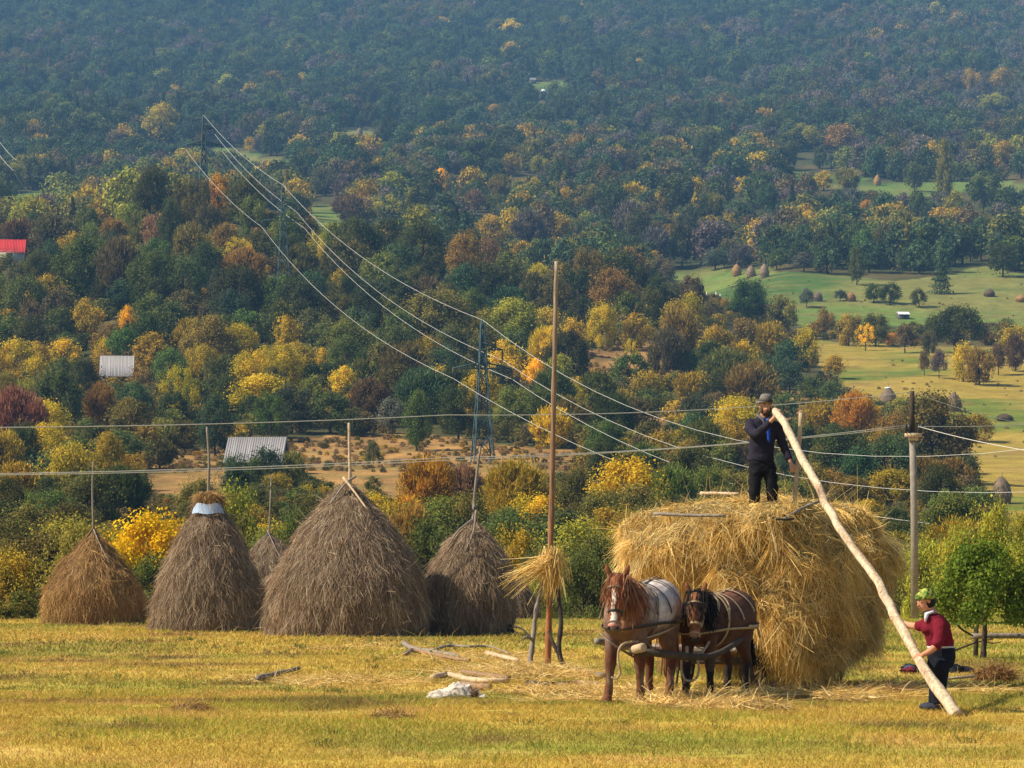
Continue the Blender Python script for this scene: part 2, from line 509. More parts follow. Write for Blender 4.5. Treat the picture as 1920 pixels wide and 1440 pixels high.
def build_ground():
    d1 = np.concatenate([np.arange(-40, 22, 4.0), np.arange(22, 60, 0.30), np.arange(60, 112, 0.6), np.arange(112, 260, 2.0), np.arange(260, 1000, 4.0), np.arange(1000, 4300, 20.0)])
    u = np.linspace(-0.34, 0.34, 380)
    U, D = np.meshgrid(u, d1)
    X = U * np.maximum(D, 60.0); Y = D
    Z = terrain_z(X, Y)
    ny, nx = X.shape
    V = np.column_stack([X.ravel(), Y.ravel(), Z.ravel()])
    i = np.arange(ny - 1)[:, None] * nx + np.arange(nx - 1)[None, :]
    Q = np.stack([i, i + 1, i + nx + 1, i + nx], -1).reshape(-1, 4)
    x, y, z = V.T
    px = 960 + F * x / np.maximum(y, 1); row = HZ - F * (z - H) / np.maximum(y, 1)
    c = meadow_col(x, y)
    P = V[:, :2]
    nz = noise3(P, 1 / 14.0, 41, 4)
    jx = (noise3(P, 1 / 20.0, 43, 3) - .5) * 26; jy = (noise3(P, 1 / 20.0, 47, 3) - .5) * 16
    dry, gold, green = field_masks(px + jx, row + jy)
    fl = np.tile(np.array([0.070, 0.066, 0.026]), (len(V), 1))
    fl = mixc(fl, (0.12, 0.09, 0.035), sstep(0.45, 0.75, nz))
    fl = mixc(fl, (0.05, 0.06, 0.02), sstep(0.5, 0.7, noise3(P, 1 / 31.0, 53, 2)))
    dc = mixc(np.tile(np.array([0.34, 0.19, 0.065]), (len(V), 1)), (0.21, 0.12, 0.045), sstep(0.4, 0.65, noise3(P * [1, .5], 1 / 3.0, 59, 3)))
    gc = mixc(np.tile(np.array([0.31, 0.225, 0.042]), (len(V), 1)), (0.13, 0.165, 0.025), sstep(0.48, 0.62, noise3(P, 1 / 40.0, 61, 3)))
    gc = mixc(gc, (0.24, 0.15, 0.05), sstep(0.62, 0.75, noise3(P * [1, .4], 1 / 9.0, 67, 3)) * .6)
    nc = mixc(np.tile(np.array([0.125, 0.180, 0.038]), (len(V), 1)), (0.18, 0.18, 0.05), sstep(0.45, 0.65, noise3(P, 1 / 50.0, 71, 3)))
    nc = mixc(nc, (0.065, 0.12, 0.026), sstep(0.55, 0.7, noise3(P, 1 / 33.0, 73, 2)))
    st = noise3(P * [1 / 26.0, 1 / 3.2], 1.0, 79, 3); fine = noise3(P * [1 / 3.0, 1 / 5.0], 1.0, 87, 3)
    dc = dc * (.55 + .9 * fine)[:, None]; dc = mixc(dc, (0.16, 0.14, 0.04), sstep(.55, .7, st) * .6)
    gc = gc * (.72 + .56 * fine)[:, None]; gc = mixc(gc, (0.36, 0.25, 0.07), sstep(.55, .72, st) * .5); gc = mixc(gc, (0.15, 0.12, 0.04), sstep(.66, .76, 1 - st) * .6)
    nc = nc * (.74 + .52 * fine)[:, None]; nc = mixc(nc, (0.20, 0.16, 0.055), sstep(.55, .72, st) * .55)
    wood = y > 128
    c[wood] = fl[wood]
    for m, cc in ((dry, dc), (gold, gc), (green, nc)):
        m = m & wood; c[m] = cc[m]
    m, nt, out = new_mat('ground_cover')
    bs = N(nt, 'ShaderNodeBsdfPrincipled'); bs.inputs['Roughness'].default_value = 0.95; bs.inputs['Specular IOR Level'].default_value = 0.05
    va = N(nt, 'ShaderNodeAttribute'); va.attribute_name = 'Col'
    n1 = noise_node(nt, 3.5, 8); n2 = noise_node(nt, 0.35, 6)
    c1 = vary(nt, va.outputs['Color'], n1.outputs['Fac'], 0.6, 1.35)
    c2 = vary(nt, c1, n2.outputs['Fac'], 0.8, 1.2)
    nt.links.new(c2, bs.inputs['Base Color'])
    b = N(nt, 'ShaderNodeBump'); b.inputs['Strength'].default_value = 0.7; b.inputs['Distance'].default_value = 0.08
    nt.links.new(n1.outputs['Fac'], b.inputs['Height']); nt.links.new(b.outputs[0], bs.inputs['Normal'])
    nt.links.new(bs.outputs[0], out.inputs[0])
    o = link('ground', mesh_np('ground', V, Q, m, col=c, smooth=True))
    tag(o, 'yellowed meadow falling away into a wooded valley and rising hills', 'ground', kind='structure')

build_ground()

# ---------------------------------------------------------------- trees
def leaf_quads(r, C, Nn, size, asp=0.75, jitter=0.8):
    n = len(C)
    Nn = unit(Nn + r.normal(size=(n, 3)) * jitter)
    u = unit(np.cross(Nn, r.normal(size=(n, 3)))); v = np.cross(Nn, u)
    s = np.broadcast_to(size, (n,)) * r.uniform(0.6, 1.3, n)
    a = u * s[:, None] * .5; b = v * (s * asp)[:, None] * .5
    # a pointed leaf clump: kite rather than square
    V = np.stack([C - a, C - b * 1.0 + a * .1, C + a, C + b * 1.0 + a * .1], 1).reshape(-1, 3)
    Q = np.arange(4 * n).reshape(n, 4)
    return V, Q

def crown_mesh(name, kind, n, leaf, seed, mat, trunk=False):
    """crown in a 1 x 1 x 1 box standing on z = 0"""
    r = np.random.default_rng(seed)
    C = []; Nn = []; lobe_t = []
    if kind in ('round', 'dome', 'tall', 'shrub', 'open', 'broom'):
        nl = {'round': 16, 'dome': 18, 'tall': 15, 'shrub': 17, 'open': 13, 'broom': 15}[kind]
        zlo, zhi = {'round': (.26, .86), 'dome': (.34, .84), 'tall': (.2, .9), 'shrub': (.06, .84), 'open': (.34, .88), 'broom': (.2, .84)}[kind]
        for i in range(nl):
            t = (i + r.random()) / nl
            z = zlo + (zhi - zlo) * t
            prof = {'round': math.sqrt(max(.05, 1 - (2 * t - .85) ** 2 * .75)), 'dome': math.sqrt(max(.04, 1 - t * t)), 'tall': math.sqrt(max(.05, 1 - (2 * t - .7) ** 2 * .62)) * .8,
                    'shrub': math.sqrt(max(.04, 1 - t ** 2.2)), 'open': math.sqrt(max(.1, 1 - (2 * t - 1) ** 2)), 'broom': math.sqrt(max(.08, 1 - (2 * t - .95) ** 2))}[kind]
            a = i * 2.399 + r.normal() * .5
            rad = .5 * prof * r.uniform(.45, .80)
            lr = r.uniform(.12, .2) if kind != 'open' else r.uniform(.09, .15)
            c = np.array([math.cos(a) * rad, math.sin(a) * rad, z])
            k = int(n / nl * r.uniform(.7, 1.3) * (1.0 if kind != 'open' else .55))
            dr = unit(r.normal(size=(k, 3)))
            rr = lr * (r.random(k) ** .38) * r.uniform(.8, 1.12, k)
            P = c + dr * rr[:, None] * [1, 1, .9]
            C.append(P); Nn.append(dr + [0, 0, .4]); lobe_t.append(np.full(k, r.uniform(.74, 1.2)))
        # a few sprays that break the outline
        k = n // 10
        dr = unit(r.normal(size=(k, 3))); P = np.array([0, 0, .52]) + dr * [.5, .5, .47] * r.uniform(.8, 1.05, (k, 1))
        if kind == 'dome': P[:, 2] = np.maximum(P[:, 2], .3)
        C.append(P); Nn.append(dr); lobe_t.append(r.uniform(.8, 1.2, k))
    elif kind == 'conifer':
        t = r.random(n) ** .75; z = .06 + .94 * t
        lay = .75 + .25 * np.sin(z * 46 + r.normal(size=n) * .5)
        rad = (1 - t) * .5 * lay * (r.random(n) ** .45) + .01
        a = r.random(n) * 6.283
        C.append(np.column_stack([np.cos(a) * rad, np.sin(a) * rad, z - rad * .25])); Nn.append(np.column_stack([np.cos(a), np.sin(a), np.full(n, .9)]))
        lobe_t.append(.8 + .4 * lay * r.random(n))
    mb = MB()
    if kind == 'broom':
        P = np.concatenate(C); k = len(P); lt = np.concatenate(lobe_t)
        D = unit((P - [0, 0, .15]) * [1, 1, .8] + [0, 0, .22] + r.normal(0, .26, (k, 3)))
        Vr, Q, kk = ribbons(P - D * .04, D, r.uniform(.035, .085, k), leaf * r.uniform(.4, .75, k), r.normal(size=(k, 3)) * .012, r, 1, .5)
        f = lt * r.uniform(.7, 1.25, k); wv = r.normal(0, .10, k)
        mb.add(Vr, None, Q, np.repeat(np.column_stack([f * (1 + wv), f, f * (1 - wv)]), kk, axis=0))
    else:
        P = np.concatenate(C); Nv = np.concatenate(Nn); lt = np.concatenate(lobe_t)
        V, Q = leaf_quads(r, P, Nv, leaf)
        f = lt * r.uniform(.80, 1.18, len(P))
        wv = r.normal(0, .09, len(P)) + (lt - 1) * .3
        c = np.column_stack([f * (1 + wv), f, f * (1 - wv * .5)])
        mb.add(V, None, Q, np.repeat(c, 4, axis=0))
    if trunk:
        mb.tube([(0, 0, -.05), (.01, 0, .3), (0, .01, .6)], [.03, .024, .012], n=5, col=(.5, .45, .5))
    V, T, Q, Cc = mb.arrays()
    return mesh_np(name, V, [T, Q], mat, col=Cc)

def trunk_mesh(name, seed, low=False):
    r = np.random.default_rng(seed)
    mb = MB()
    b = r.normal(0, .012, (4, 2))
    zs = [-.06, .15, .34, .6]
    mb.tube(spline([(b[i, 0], b[i, 1], zs[i]) for i in range(4)], 3), np.linspace(.034, .012, 10), n=7)
    for k in range(5):
        a = k * 1.256 + r.random(); z0 = r.uniform(.12, .4) if low else r.uniform(.2, .42)
        e = np.array([math.cos(a) * r.uniform(.2, .34), math.sin(a) * r.uniform(.2, .34), z0 + r.uniform(.2, .36)])
        mb.tube(spline([(0, 0, z0), (e[0] * .45, e[1] * .45, z0 + (e[2] - z0) * .6), tuple(e)], 3), np.linspace(.016, .004, 7), n=5)
    V, T, Q, C = mb.arrays()
    return mesh_np(name, V, [T, Q], M['bark'], smooth=True)

LV = {}     # leaf detail: near (large in the picture), mid
for q, n, lf in (('near', 12000, .028), ('mid', 4200, .044)):
    for kind, cnt in (('round', 4), ('dome', 3), ('tall', 3), ('shrub', 4), ('open', 3), ('conifer', 2), ('broom', 3)):
        nn = n if kind not in ('open',) else int(n * .8)
        LV[q, kind] = [crown_mesh('crown_%s_%s' % (kind, q), kind, nn, lf * (.8 if kind == 'open' else 1), 100 + 17 * i + len(kind), M['leaf']) for i in range(cnt)]
TR = [trunk_mesh('trunk', 300 + i) for i in range(4)]
TRL = [trunk_mesh('trunk_low', 320 + i, True) for i in range(3)]

PAL = {  # tint, words
    'darkgreen': ((.078, .098, .030), 'dark green'), 'green': ((0.138, 0.171, 0.044), 'mid green'), 'bluegreen': ((.085, .125, .054), 'bluish green'),
    'olive': ((0.228, 0.222, 0.048), 'olive green'), 'darkolive': ((0.138, 0.132, 0.033), 'dark olive'), 'yellowgreen': ((0.347, 0.325, 0.043), 'yellowish green'),
    'gold': ((.62, .455, .030), 'golden yellow'), 'oldgold': ((0.456, 0.314, 0.036), 'dull gold'), 'yellow': ((.95, .60, .012), 'bright yellow'),
    'orange': ((.62, .31, .03), 'orange'), 'rust': ((.31, .215, .045), 'rust brown'), 'brown': ((.185, .145, .06), 'brown'),
    'mauve': ((.165, .135, .115), 'greyish mauve'), 'redrust': ((.34, .165, .09), 'reddish rust'), 'tan': ((.36, .25, .115), 'tan'), 'grey': ((.165, .155, .115), 'grey brown'),
}
SHW = {'round': 'rounded', 'dome': 'domed', 'tall': 'upright', 'shrub': 'bushy', 'open': 'loose-limbed', 'conifer': 'pointed', 'broom': 'twiggy'}
TREES = []      # records, labelled at the end

def place_tree(px, base, h, w, kind, color, d=None, q=None, cat='tree', dmin=112.0, trunk=True, jit=.16, z=None):
    d = d or d_at(px, base, dmin)
    X = (px - 960) * d / F
    z = tz(X, d) if z is None else z
    s = F / d
    q = q or ('near' if h > 95 else 'mid')
    lst = LV[q, kind]
    hh, ww = h / s, w / s
    name = 'shrub' if cat == 'shrub' else ('conifer_tree' if kind == 'conifer' else 'leafy_tree')
    root = bpy.data.objects.new(name, None); COL.objects.link(root)
    root.empty_display_size = .3
    root.location = (X, d, z - .03 * hh); root.rotation_euler = (0, 0, random.random() * 6.28)
    root.scale = (ww * random.uniform(.95, 1.1), ww * random.uniform(.95, 1.1), hh)
    c = link('crown', random.choice(lst), root)
    jit = .05 if color in ('gold', 'yellow', 'oldgold', 'orange', 'yellowgreen') else jit
    f = [random.uniform(1 - jit, 1 + jit) for _ in range(3)]; g = random.uniform(.85, 1.15)
    t = PAL[color][0]
    c.color = (t[0] * g * f[0], t[1] * g * f[1], t[2] * g, 1)
    if trunk:
        link('trunk', random.choice(TRL if kind in ('shrub', 'broom') else TR), root)
    TREES.append(dict(o=root, px=px, base=base, h=h, w=w, kind=kind, color=color, cat=cat, d=d))
    return root
# ---------------------------------------------------------------- haystacks
STRAW_GREY = [(.36, .255, .165), (.29, .195, .12), (.44, .33, .22), (.21, .14, .09), (.33, .215, .135), (.50, .39, .27)]
STRAW_OCHRE = [(.47, .28, .10), (.38, .21, .075), (.55, .35, .14), (.29, .16, .06), (.44, .26, .11)]
STRAW_GOLD = [(.74, .50, .165), (.62, .40, .115), (.82, .60, .24), (.48, .30, .085), (.68, .44, .13), (.86, .68, .33)]

def lathe(prof, n, r, amp, seed, lean=(0, 0), sq=0.0):
    """rough heap from a (radius, z) profile"""
    P = spline(np.array([(a, 0, b) for a, b in prof]), 5)
    m = len(P); a = np.arange(n) * 2 * math.pi / n
    rr_ = np.maximum(P[:, 0], .01)[:, None] * (1 + sq * np.cos(2 * a + 1.1))[None, :]
    V = np.stack([rr_ * np.cos(a), rr_ * np.sin(a), np.repeat(P[:, 2][:, None], n, 1)], -1).reshape(-1, 3)
    top = V[:, 2].max()
    nz = noise3(V + seed * 3.1, 1.3, seed, 3) - .5; nz2 = noise3(V * [1, 1, .5] + seed, 5.0, seed + 3, 2) - .5
    rad = np.hypot(V[:, 0], V[:, 1])
    k = 1 + (nz * amp + nz2 * amp * .5) * np.clip(rad / .5, 0, 1) / np.maximum(rad, .3)
    V[:, 0] *= k; V[:, 1] *= k
    V[:, 2] += nz2 * .05
    f = (V[:, 2] / top) ** 2
    V[:, 0] += lean[0] * f; V[:, 1] += lean[1] * f
    i = np.arange(m - 1)[:, None] * n; j = np.arange(n)[None, :]; jn = (j + 1) % n
    Q = np.stack([i + j, i + jn, i + n + jn, i + n + j], -1).reshape(-1, 4)
    V = np.vstack([V, V[-n:].mean(0)])
    T = np.column_stack([(m - 1) * n + np.arange(n), (m - 1) * n + (np.arange(n) + 1) % n, np.full(n, len(V) - 1)])
    return V, T, Q

def hay_heap(name, V, T, Q, pal, n, L, W, seed, parent, down=.66, lift=.14, base=.45, weight=None, extra=0, sag=.2, tone=None, hanks=0, hsize=1.0):
    r = np.random.default_rng(seed)
    mb = MB()
    pal = np.asarray(pal)
    c0 = pal.mean(0) * base
    nz = noise3(V, 6, seed, 3)
    mb.add(V, T, Q, c0[None, :] * (.6 + .8 * nz)[:, None])
    TT = tris_of(T, Q)
    pn = tone or (lambda P: .48 + 1.02 * noise3(P * [1, 1, .7], 1.7, seed + 5, 4))
    straw_on(mb, V, TT, n, L, W, r, pal, down, lift, sag, weight, 2, pn)
    if hanks:
        P0, N0 = sample_surface(V, TT, hanks, r, weight)
        ns = 26; m_ = hanks * ns
        g = np.array([0, 0, -1.0]); dn = unit(g - N0 * (N0 @ g)[:, None] + 1e-6)
        rt = r.normal(size=(hanks, 3)); rt = unit(rt - N0 * np.sum(rt * N0, 1)[:, None])
        D0 = unit(dn * (down + .1) + rt * (.9 - down) * r.uniform(0, 1.3, (hanks, 1)) + N0 * r.uniform(.0, .38, (hanks, 1)))
        Sd = unit(np.cross(D0, N0)); i = np.repeat(np.arange(hanks), ns)
        wd = r.uniform(.03, .10, hanks) * hsize
        P_ = P0[i] + Sd[i] * (r.normal(0, 1, m_) * wd[i])[:, None] + N0[i] * (np.abs(r.normal(0, .022, m_)))[:, None] * hsize - D0[i] * (r.uniform(0, .15, m_))[:, None]
        D_ = unit(D0[i] + r.normal(0, .13, (m_, 3)))
        Lh = (r.uniform(.35, .8, hanks) * hsize)[i] * r.uniform(.6, 1.1, m_)
        B_ = -N0[i] * (.10 * Lh)[:, None]; B_[:, 2] -= (r.uniform(.15, .5, hanks)[i]) * Lh
        Vr, Qr, kk = ribbons(P_, D_, Lh, r.uniform(W[0], W[1] * 1.1, m_), B_, r, 3, .5)
        hc = pal[r.integers(0, len(pal), hanks)][i] * r.uniform(.8, 1.25, (m_, 1)) * r.uniform(.8, 1.2, (hanks, 1))[i]
        mb.add(Vr, None, Qr, np.repeat(hc * pn(P_)[:, None], kk, axis=0))
    if extra:
        straw_on(mb, V, TT, extra, (L[0] * 1.2, L[1] * 1.4), W, r, pal, .35, .55, .12, weight, 3, pn)
    return mb.build(name, M['straw'], parent)

def haystack(label, px, base_row, d, prof, pal, seed, pole, lean=(0, 0), n=20000, sticks=(), wood='wood_grey', z=0.0, amp=.24, pr=.045):
    X = (px - 960) * d / F
    root = thing('haystack', label, 'haystack', (X, d, z), 0, 'haystacks on the meadow')
    V, T, Q = lathe(prof, 72, None, amp, seed, lean, .03)
    hay_heap('hay_body', V, T, Q, pal, n, (.18, .46), (.007, .016), seed, root, extra=n // 30, lift=.07, hanks=n // 260, hsize=.5)
    mb = MB()
    pole = np.asarray(pole, float)
    mb.tube(spline(pole, 5), np.linspace(pr, pr * .6, (len(pole) - 1) * 5 + 1), n=8)
    mb.build('centre_pole', M[wood], root, True)
    for s in sticks:
        m2 = MB(); p = spline(np.asarray(s[0], float), 5)
        m2.tube(p, np.linspace(s[1], s[1] * .6, len(p)), n=7)
        m2.build('hold_down_stick', M[s[2]], root, True)
    return root

s1 = F / 96.0
haystack('ochre cone-shaped haystack, smallest and leftmost in the row, with thin pole', 175, 1172, 97.0,
         [(1.50, -.05), (1.56, .35), (1.53, .85), (1.36, 1.30), (1.00, 1.85), (.60, 2.35), (.25, 2.75), (.06, 3.0)], STRAW_OCHRE, 11,
         [(0, 0, 0), (.0, 0, 2.8), (-.03, 0, 4.2), (.0, 0, 5.15)],
         sticks=[([(.02, -.1, 3.0), (.32, -.55, 2.45), (.62, -.85, 1.95)], .025, 'wood_grey'), ([(0, -.05, 3.05), (-.22, -.25, 2.7), (-.45, -.40, 2.3)], .02, 'wood_brown')], n=22000, pr=.04)
hs2 = haystack('steep greyish haystack with a blue-white plastic sheet tied around its top', 392, 1187, 86.5,
         [(1.62, -.05), (1.58, .35), (1.50, .9), (1.34, 1.5), (1.10, 2.1), (.84, 2.65), (.56, 3.1), (.38, 3.42), (.30, 3.72), (.12, 3.86)], STRAW_GREY, 12,
         [(0, 0, 0), (-.02, 0, 3.6), (.0, 0, 4.8), (-.06, 0, 5.75)], n=28000, pr=.05)
# the sheet and the wad of hay pressed on it
mb = MB()
a = np.linspace(-2.55, -.55, 15); vs = []
for k, zz in enumerate((3.40, 3.50, 3.60, 3.68)):
    for t in a:
        rad = .43 - .03 * k + .02 * math.sin(t * 7 + k)
        vs.append(((rad + .10) * math.cos(t), (rad + .10) * math.sin(t), zz + .02 * math.sin(t * 5) - .10))
q = [(k * 15 + i, k * 15 + i + 1, (k + 1) * 15 + i + 1, (k + 1) * 15 + i) for k in range(3) for i in range(14)]
mb.add(vs, None, q, (.36, .45, .60)); mb.build('plastic_sheet', M['cloth'], hs2, True)
V, T, Q = lathe([(.36, 3.66), (.38, 3.74), (.30, 3.86), (.05, 3.92)], 30, None, .12, 15)
hay_heap('hay_cap', V, T, Q, STRAW_OCHRE, 900, (.15, .4), (.01, .02), 16, hs2)

haystack('half-hidden grey haystack behind, between the plastic-topped stack and the biggest one', 505, 1175, 99.0,
         [(1.50, -.05), (1.5, .5), (1.32, 1.2), (1.0, 1.85), (.62, 2.35), (.25, 2.72), (.06, 2.9)], STRAW_GREY, 13,
         [(0, 0, 0), (0, 0, 2.7), (.03, 0, 3.9), (.07, 0, 4.75)], n=13000, pr=.035,
         sticks=[([(-.06, -.1, 3.0), (.18, -.5, 2.55), (.42, -.8, 2.1)], .022, 'wood_grey'), ([(.0, -.1, 2.95), (-.5, -.5, 2.4)], .02, 'wood_grey')])
haystack('biggest greyish-brown haystack, broad and bell-shaped with crossed sticks at its peak', 652, 1197, 80.0,
         [(2.02, -.05), (2.06, .45), (2.05, .95), (1.90, 1.55), (1.56, 2.2), (1.17, 2.8), (.78, 3.3), (.38, 3.72), (.08, 3.98)], STRAW_GREY, 14,
         [(.02, 0, 0), (.06, 0, 3.8), (.05, 0, 4.6), (.03, 0, 5.55)], n=40000, pr=.055, wood='wood_pale',
         sticks=[([(.22, -.2, 4.15), (-.05, -.35, 3.95), (-.42, -.62, 3.42)], .035, 'wood_grey'), ([(-.10, -.25, 4.12), (.22, -.6, 3.72), (.55, -.95, 3.28)], .035, 'wood_pale'),
                 ([(-.05, -.05, 4.05), (.45, -.2, 3.62), (.82, -.35, 3.15)], .025, 'wood_grey')])
haystack('medium greyish haystack with a leaning pole, right of the biggest one', 877, 1192, 81.5,
         [(1.10, -.05), (1.14, .45), (1.17, .95), (1.12, 1.45), (.92, 1.95), (.65, 2.4), (.34, 2.78), (.07, 3.0)], STRAW_GREY, 17,
         [(.02, 0, 0), (.13, 0, 2.8), (.20, 0, 3.9), (.34, 0, 5.0)], lean=(.15, 0), n=22000, pr=.05,
         sticks=[([(.22, -.2, 3.3), (.16, -.45, 2.75), (-.05, -.78, 2.2)], .03, 'wood_grey'), ([(.12, -.1, 3.05), (-.25, -.3, 2.75), (-.50, -.55, 2.35)], .03, 'wood_grey')])
haystack('low dark haystack with a crooked stick, mostly hidden behind the medium haystack', 955, 1142, 112.0 - 2.5,
         [(1.0, -.05), (.98, .3), (.82, .8), (.50, 1.25), (.25, 1.55), (.05, 1.7)], [tuple(v * .8 for v in c) for c in STRAW_GREY], 18,
         [(-.1, 0, 0), (-.18, 0, 1.5), (-.10, 0, 2.1), (-.16, 0, 2.6)], n=9000, pr=.03)

# ---------------------------------------------------------------- tall pole with its wisps and props
def stick(name, label, cat, pts, r0, r1, mat, n=8, group=None, k=5, branches=(), cols=None):
    pts = np.asarray(pts, float); o = pts[0].copy()
    mb = MB(); p = spline(pts - o, k)
    rad = np.linspace(r0, r1, len(p)) * (1 + .12 * np.sin(np.arange(len(p)) * 1.9 + o[0] * 5))
    cc = (1, 1, 1) if cols is None else np.vstack([np.repeat(np.array([[np.interp(t, np.linspace(0, 1, len(cols)), [c[q] for c in cols]) for q in range(3)] for t in np.linspace(0, 1, len(p))]), n, axis=0), cols[0], cols[-1]])
    mb.tube(p, rad, n=n, col=cc)
    for b in branches:
        q = spline(np.asarray(b[0], float) - o, k); mb.tube(q, np.linspace(b[1], b[2], len(q)), n=6)
    ob = mb.build(name, M[mat], None, True, tuple(o))
    return tag(ob, label, cat, group)

dP = gdist(1259)
tp = [at(1027, 1262, dP), at(1030, 1120, dP), at(1034, 950, dP), at(1038, 760, dP), at(1041, 600, dP), at(1043.5, 490, dP)]
stick('stack_pole', 'tall brown debarked pole planted upright in the meadow, higher than any other', 'pole', tp, .060, .034, 'wood_attr', 10, cols=[(.34, .13, .05), (.33, .14, .06), (.25, .13, .075), (.26, .16, .10), (.28, .20, .14), (.36, .27, .20)])
stick('prop_stick', 'grey weathered forked prop leaning on the tall pole from the left', 'stick', [at(993, 1252, dP - .4), at(999, 1200, dP - .3), at(1006, 1140, dP - .2), at(1020, 1090, dP - .12)], .05, .03, 'wood_grey', 8, None, 5,
      [([at(999, 1200, dP - .3), at(990, 1195, dP - .5), at(981, 1197, dP - .6)], .03, .02)])
stick('prop_stick', 'dark blackish forked prop leaning on the tall pole from the right', 'stick', [at(1064, 1264, dP - .5), at(1048, 1222, dP - .4), at(1052, 1165, dP - .3), at(1046, 1105, dP - .15)], .05, .035, 'wood_dark', 8, None, 5,
      [([at(1046, 1224, dP - .4), at(1036, 1203, dP - .35), at(1029, 1185, dP - .2)], .035, .025)])
# wisp of hay hung on the pole
r = np.random.default_rng(31)
mb = MB(); c = np.array(at(1036, 1062, dP - .10))
Vb, Tb, Qb = ellipsoid((.12, .11, .30), 14)
mb.add(Vb + c, Tb, Qb, (.30, .19, .06))
nn = 620
D0 = unit(np.column_stack([r.normal(-.05, .24, nn), r.normal(0, .25, nn), -np.abs(r.normal(.9, .3, nn))]))
P0 = c + np.column_stack([r.normal(0, .09, nn), r.normal(-.05, .09, nn), r.uniform(-.2, .36, nn)])
Vr, Qr, kk = ribbons(P0, D0, r.uniform(.16, .38, nn), r.uniform(.007, .014, nn), np.column_stack([np.zeros(nn), np.zeros(nn), r.uniform(-.2, 0, nn)]), r, 3)
mb.add(Vr, None, Qr, np.repeat(np.array(STRAW_GOLD)[r.integers(0, 6, nn)], kk, axis=0))
nn = 110   # the long wisps blown out to the left
D0 = unit(np.column_stack([-np.abs(r.normal(.9, .2, nn)), r.normal(0, .2, nn), r.normal(-.42, .16, nn)]))
P0 = c + np.column_stack([r.uniform(-.2, .05, nn), r.normal(-.1, .06, nn), r.uniform(-.05, .2, nn)])
Vr, Qr, kk = ribbons(P0, D0, r.uniform(.35, .85, nn), .014, np.column_stack([np.zeros(nn), np.zeros(nn), r.uniform(-.15, .1, nn)]), r, 3)
mb.add(Vr, None, Qr, np.repeat(np.array(STRAW_GOLD)[r.integers(0, 6, nn)], kk, axis=0))
tag(mb.build('hay_wisp', M['straw']), 'shaggy bundle of yellow hay hanging on the tall pole', 'hay bundle')
stick('prop_stick', 'forked grey stick propping the medium haystack from the right', 'stick', [at(972, 1192, 80), at(958, 1180, 81), at(946, 1168, 81.6)], .04, .03, 'wood_dark', 7, None, 4,
      [([at(953, 1172, 81.2), at(950, 1188, 81)], .035, .03), ([at(953, 1172, 81.2), at(980, 1180, 79), at(1000, 1202, 77)], .03, .02)])

# branches lying around the pole
BR = [('long grey branch with an upturned fork, leftmost in the branch litter', [(757, 1206), (775, 1216), (815, 1222), (860, 1230)], 'wood_grey', .045, .03, [([(760, 1226), (775, 1218)], .03, .03)]),
      ('bent thin branch arching over the others beside the sticks left of the pole', [(806, 1222), (840, 1211), (880, 1212), (920, 1212), (955, 1226)], 'wood_grey', .028, .015, []),
      ('brown branch lying in front of the grey fork', [(758, 1225), (775, 1219), (810, 1226), (850, 1234), (880, 1238)], 'wood_brown', .032, .022, []),
      ('pale pole half under hay, highest of the cut poles lying left of the tall pole', [(912, 1224), (940, 1231), (972, 1238)], 'wood_pale', .04, .03, []),
      ('straight pale pole lying level, second from the top of the cut poles', [(878, 1252), (920, 1253), (972, 1257)], 'wood_pale', .034, .028, []),
      ('brown pole lying below the level pale pole', [(868, 1260), (900, 1265), (955, 1271)], 'wood_brown', .04, .03, []),
      ('crooked pale pole with a raised left end, lying across the front of the cut poles', [(812, 1270), (840, 1265), (870, 1272), (905, 1276), (955, 1276)], 'wood_pale', .042, .03, []),
      ('short thick piece of pole lying nearest the white cloth', [(868, 1283), (893, 1287), (920, 1288)], 'wood_brown', .045, .04, []),
      ('dark log lying between the tall pole and the front horse', [(992, 1284), (1030, 1286), (1070, 1284)], 'wood_dark', .055, .045, []),
      ('bowed dark branch ending beside the roan horse', [(1050, 1287), (1075, 1281), (1110, 1283), (1140, 1288)], 'wood_brown', .045, .03, []),
      ('pale weathered log behind the bowed branch', [(1072, 1259), (1095, 1262), (1130, 1268)], 'wood_grey', .055, .04, []),
      ('single grey stick lying alone on the grass in front of the biggest haystack', [(484, 1271), (515, 1264), (560, 1253)], 'wood_grey', .04, .025, []),
      ('thin twig sticking up out of the branch litter', [(853, 1218), (846, 1208), (838, 1204)], 'wood_dark', .014, .008, [])]
for lab, pp, mt, r0, r1, br in BR:
    P3 = []
    for i, (x, y) in enumerate(pp):
        d = gdist(max(y, 1205) + 9); P3.append(at(x, y, d))
    bb = [([at(x, y, gdist(max(y, 1205) + 9)) for x, y in b[0]], b[1], b[2]) for b in br]
    stick('branch', lab, 'branch', P3, r0 * 1.25, r1 * 1.25, mt, 8, 'branches and poles lying on the meadow', 4, bb)

# ---------------------------------------------------------------- white sack, dark jacket, hay broom on the grass
def blob(parts, voxel, seed, amp, sm=3):
    V, T, Q = remesh([(lambda e, c, rz: ((e[0] @ np.array([[math.cos(rz), math.sin(rz), 0], [-math.sin(rz), math.cos(rz), 0], [0, 0, 1]])) + c, e[1], e[2]))(ellipsoid(rd, 14), np.array(c), rz) for c, rd, rz in parts], voxel, sm)
    V = V + np.column_stack([np.zeros(len(V)), np.zeros(len(V)), (noise3(V, 7, seed, 2) - .5) * amp])
    V += (noise3(V * [1, 2.5, 2], 11, seed + 1, 2) - .5)[:, None] * amp * .5
    return V, T, Q
dS = gdist(1311); sS = F / dS
def wrinkle(V, s):
    q = V[:, 0] * 34 + V[:, 1] * 18 + V[:, 2] * 26 + 7 * noise3(V, 7, s, 2)
    return (1 - np.abs(np.sin(q))) ** 2
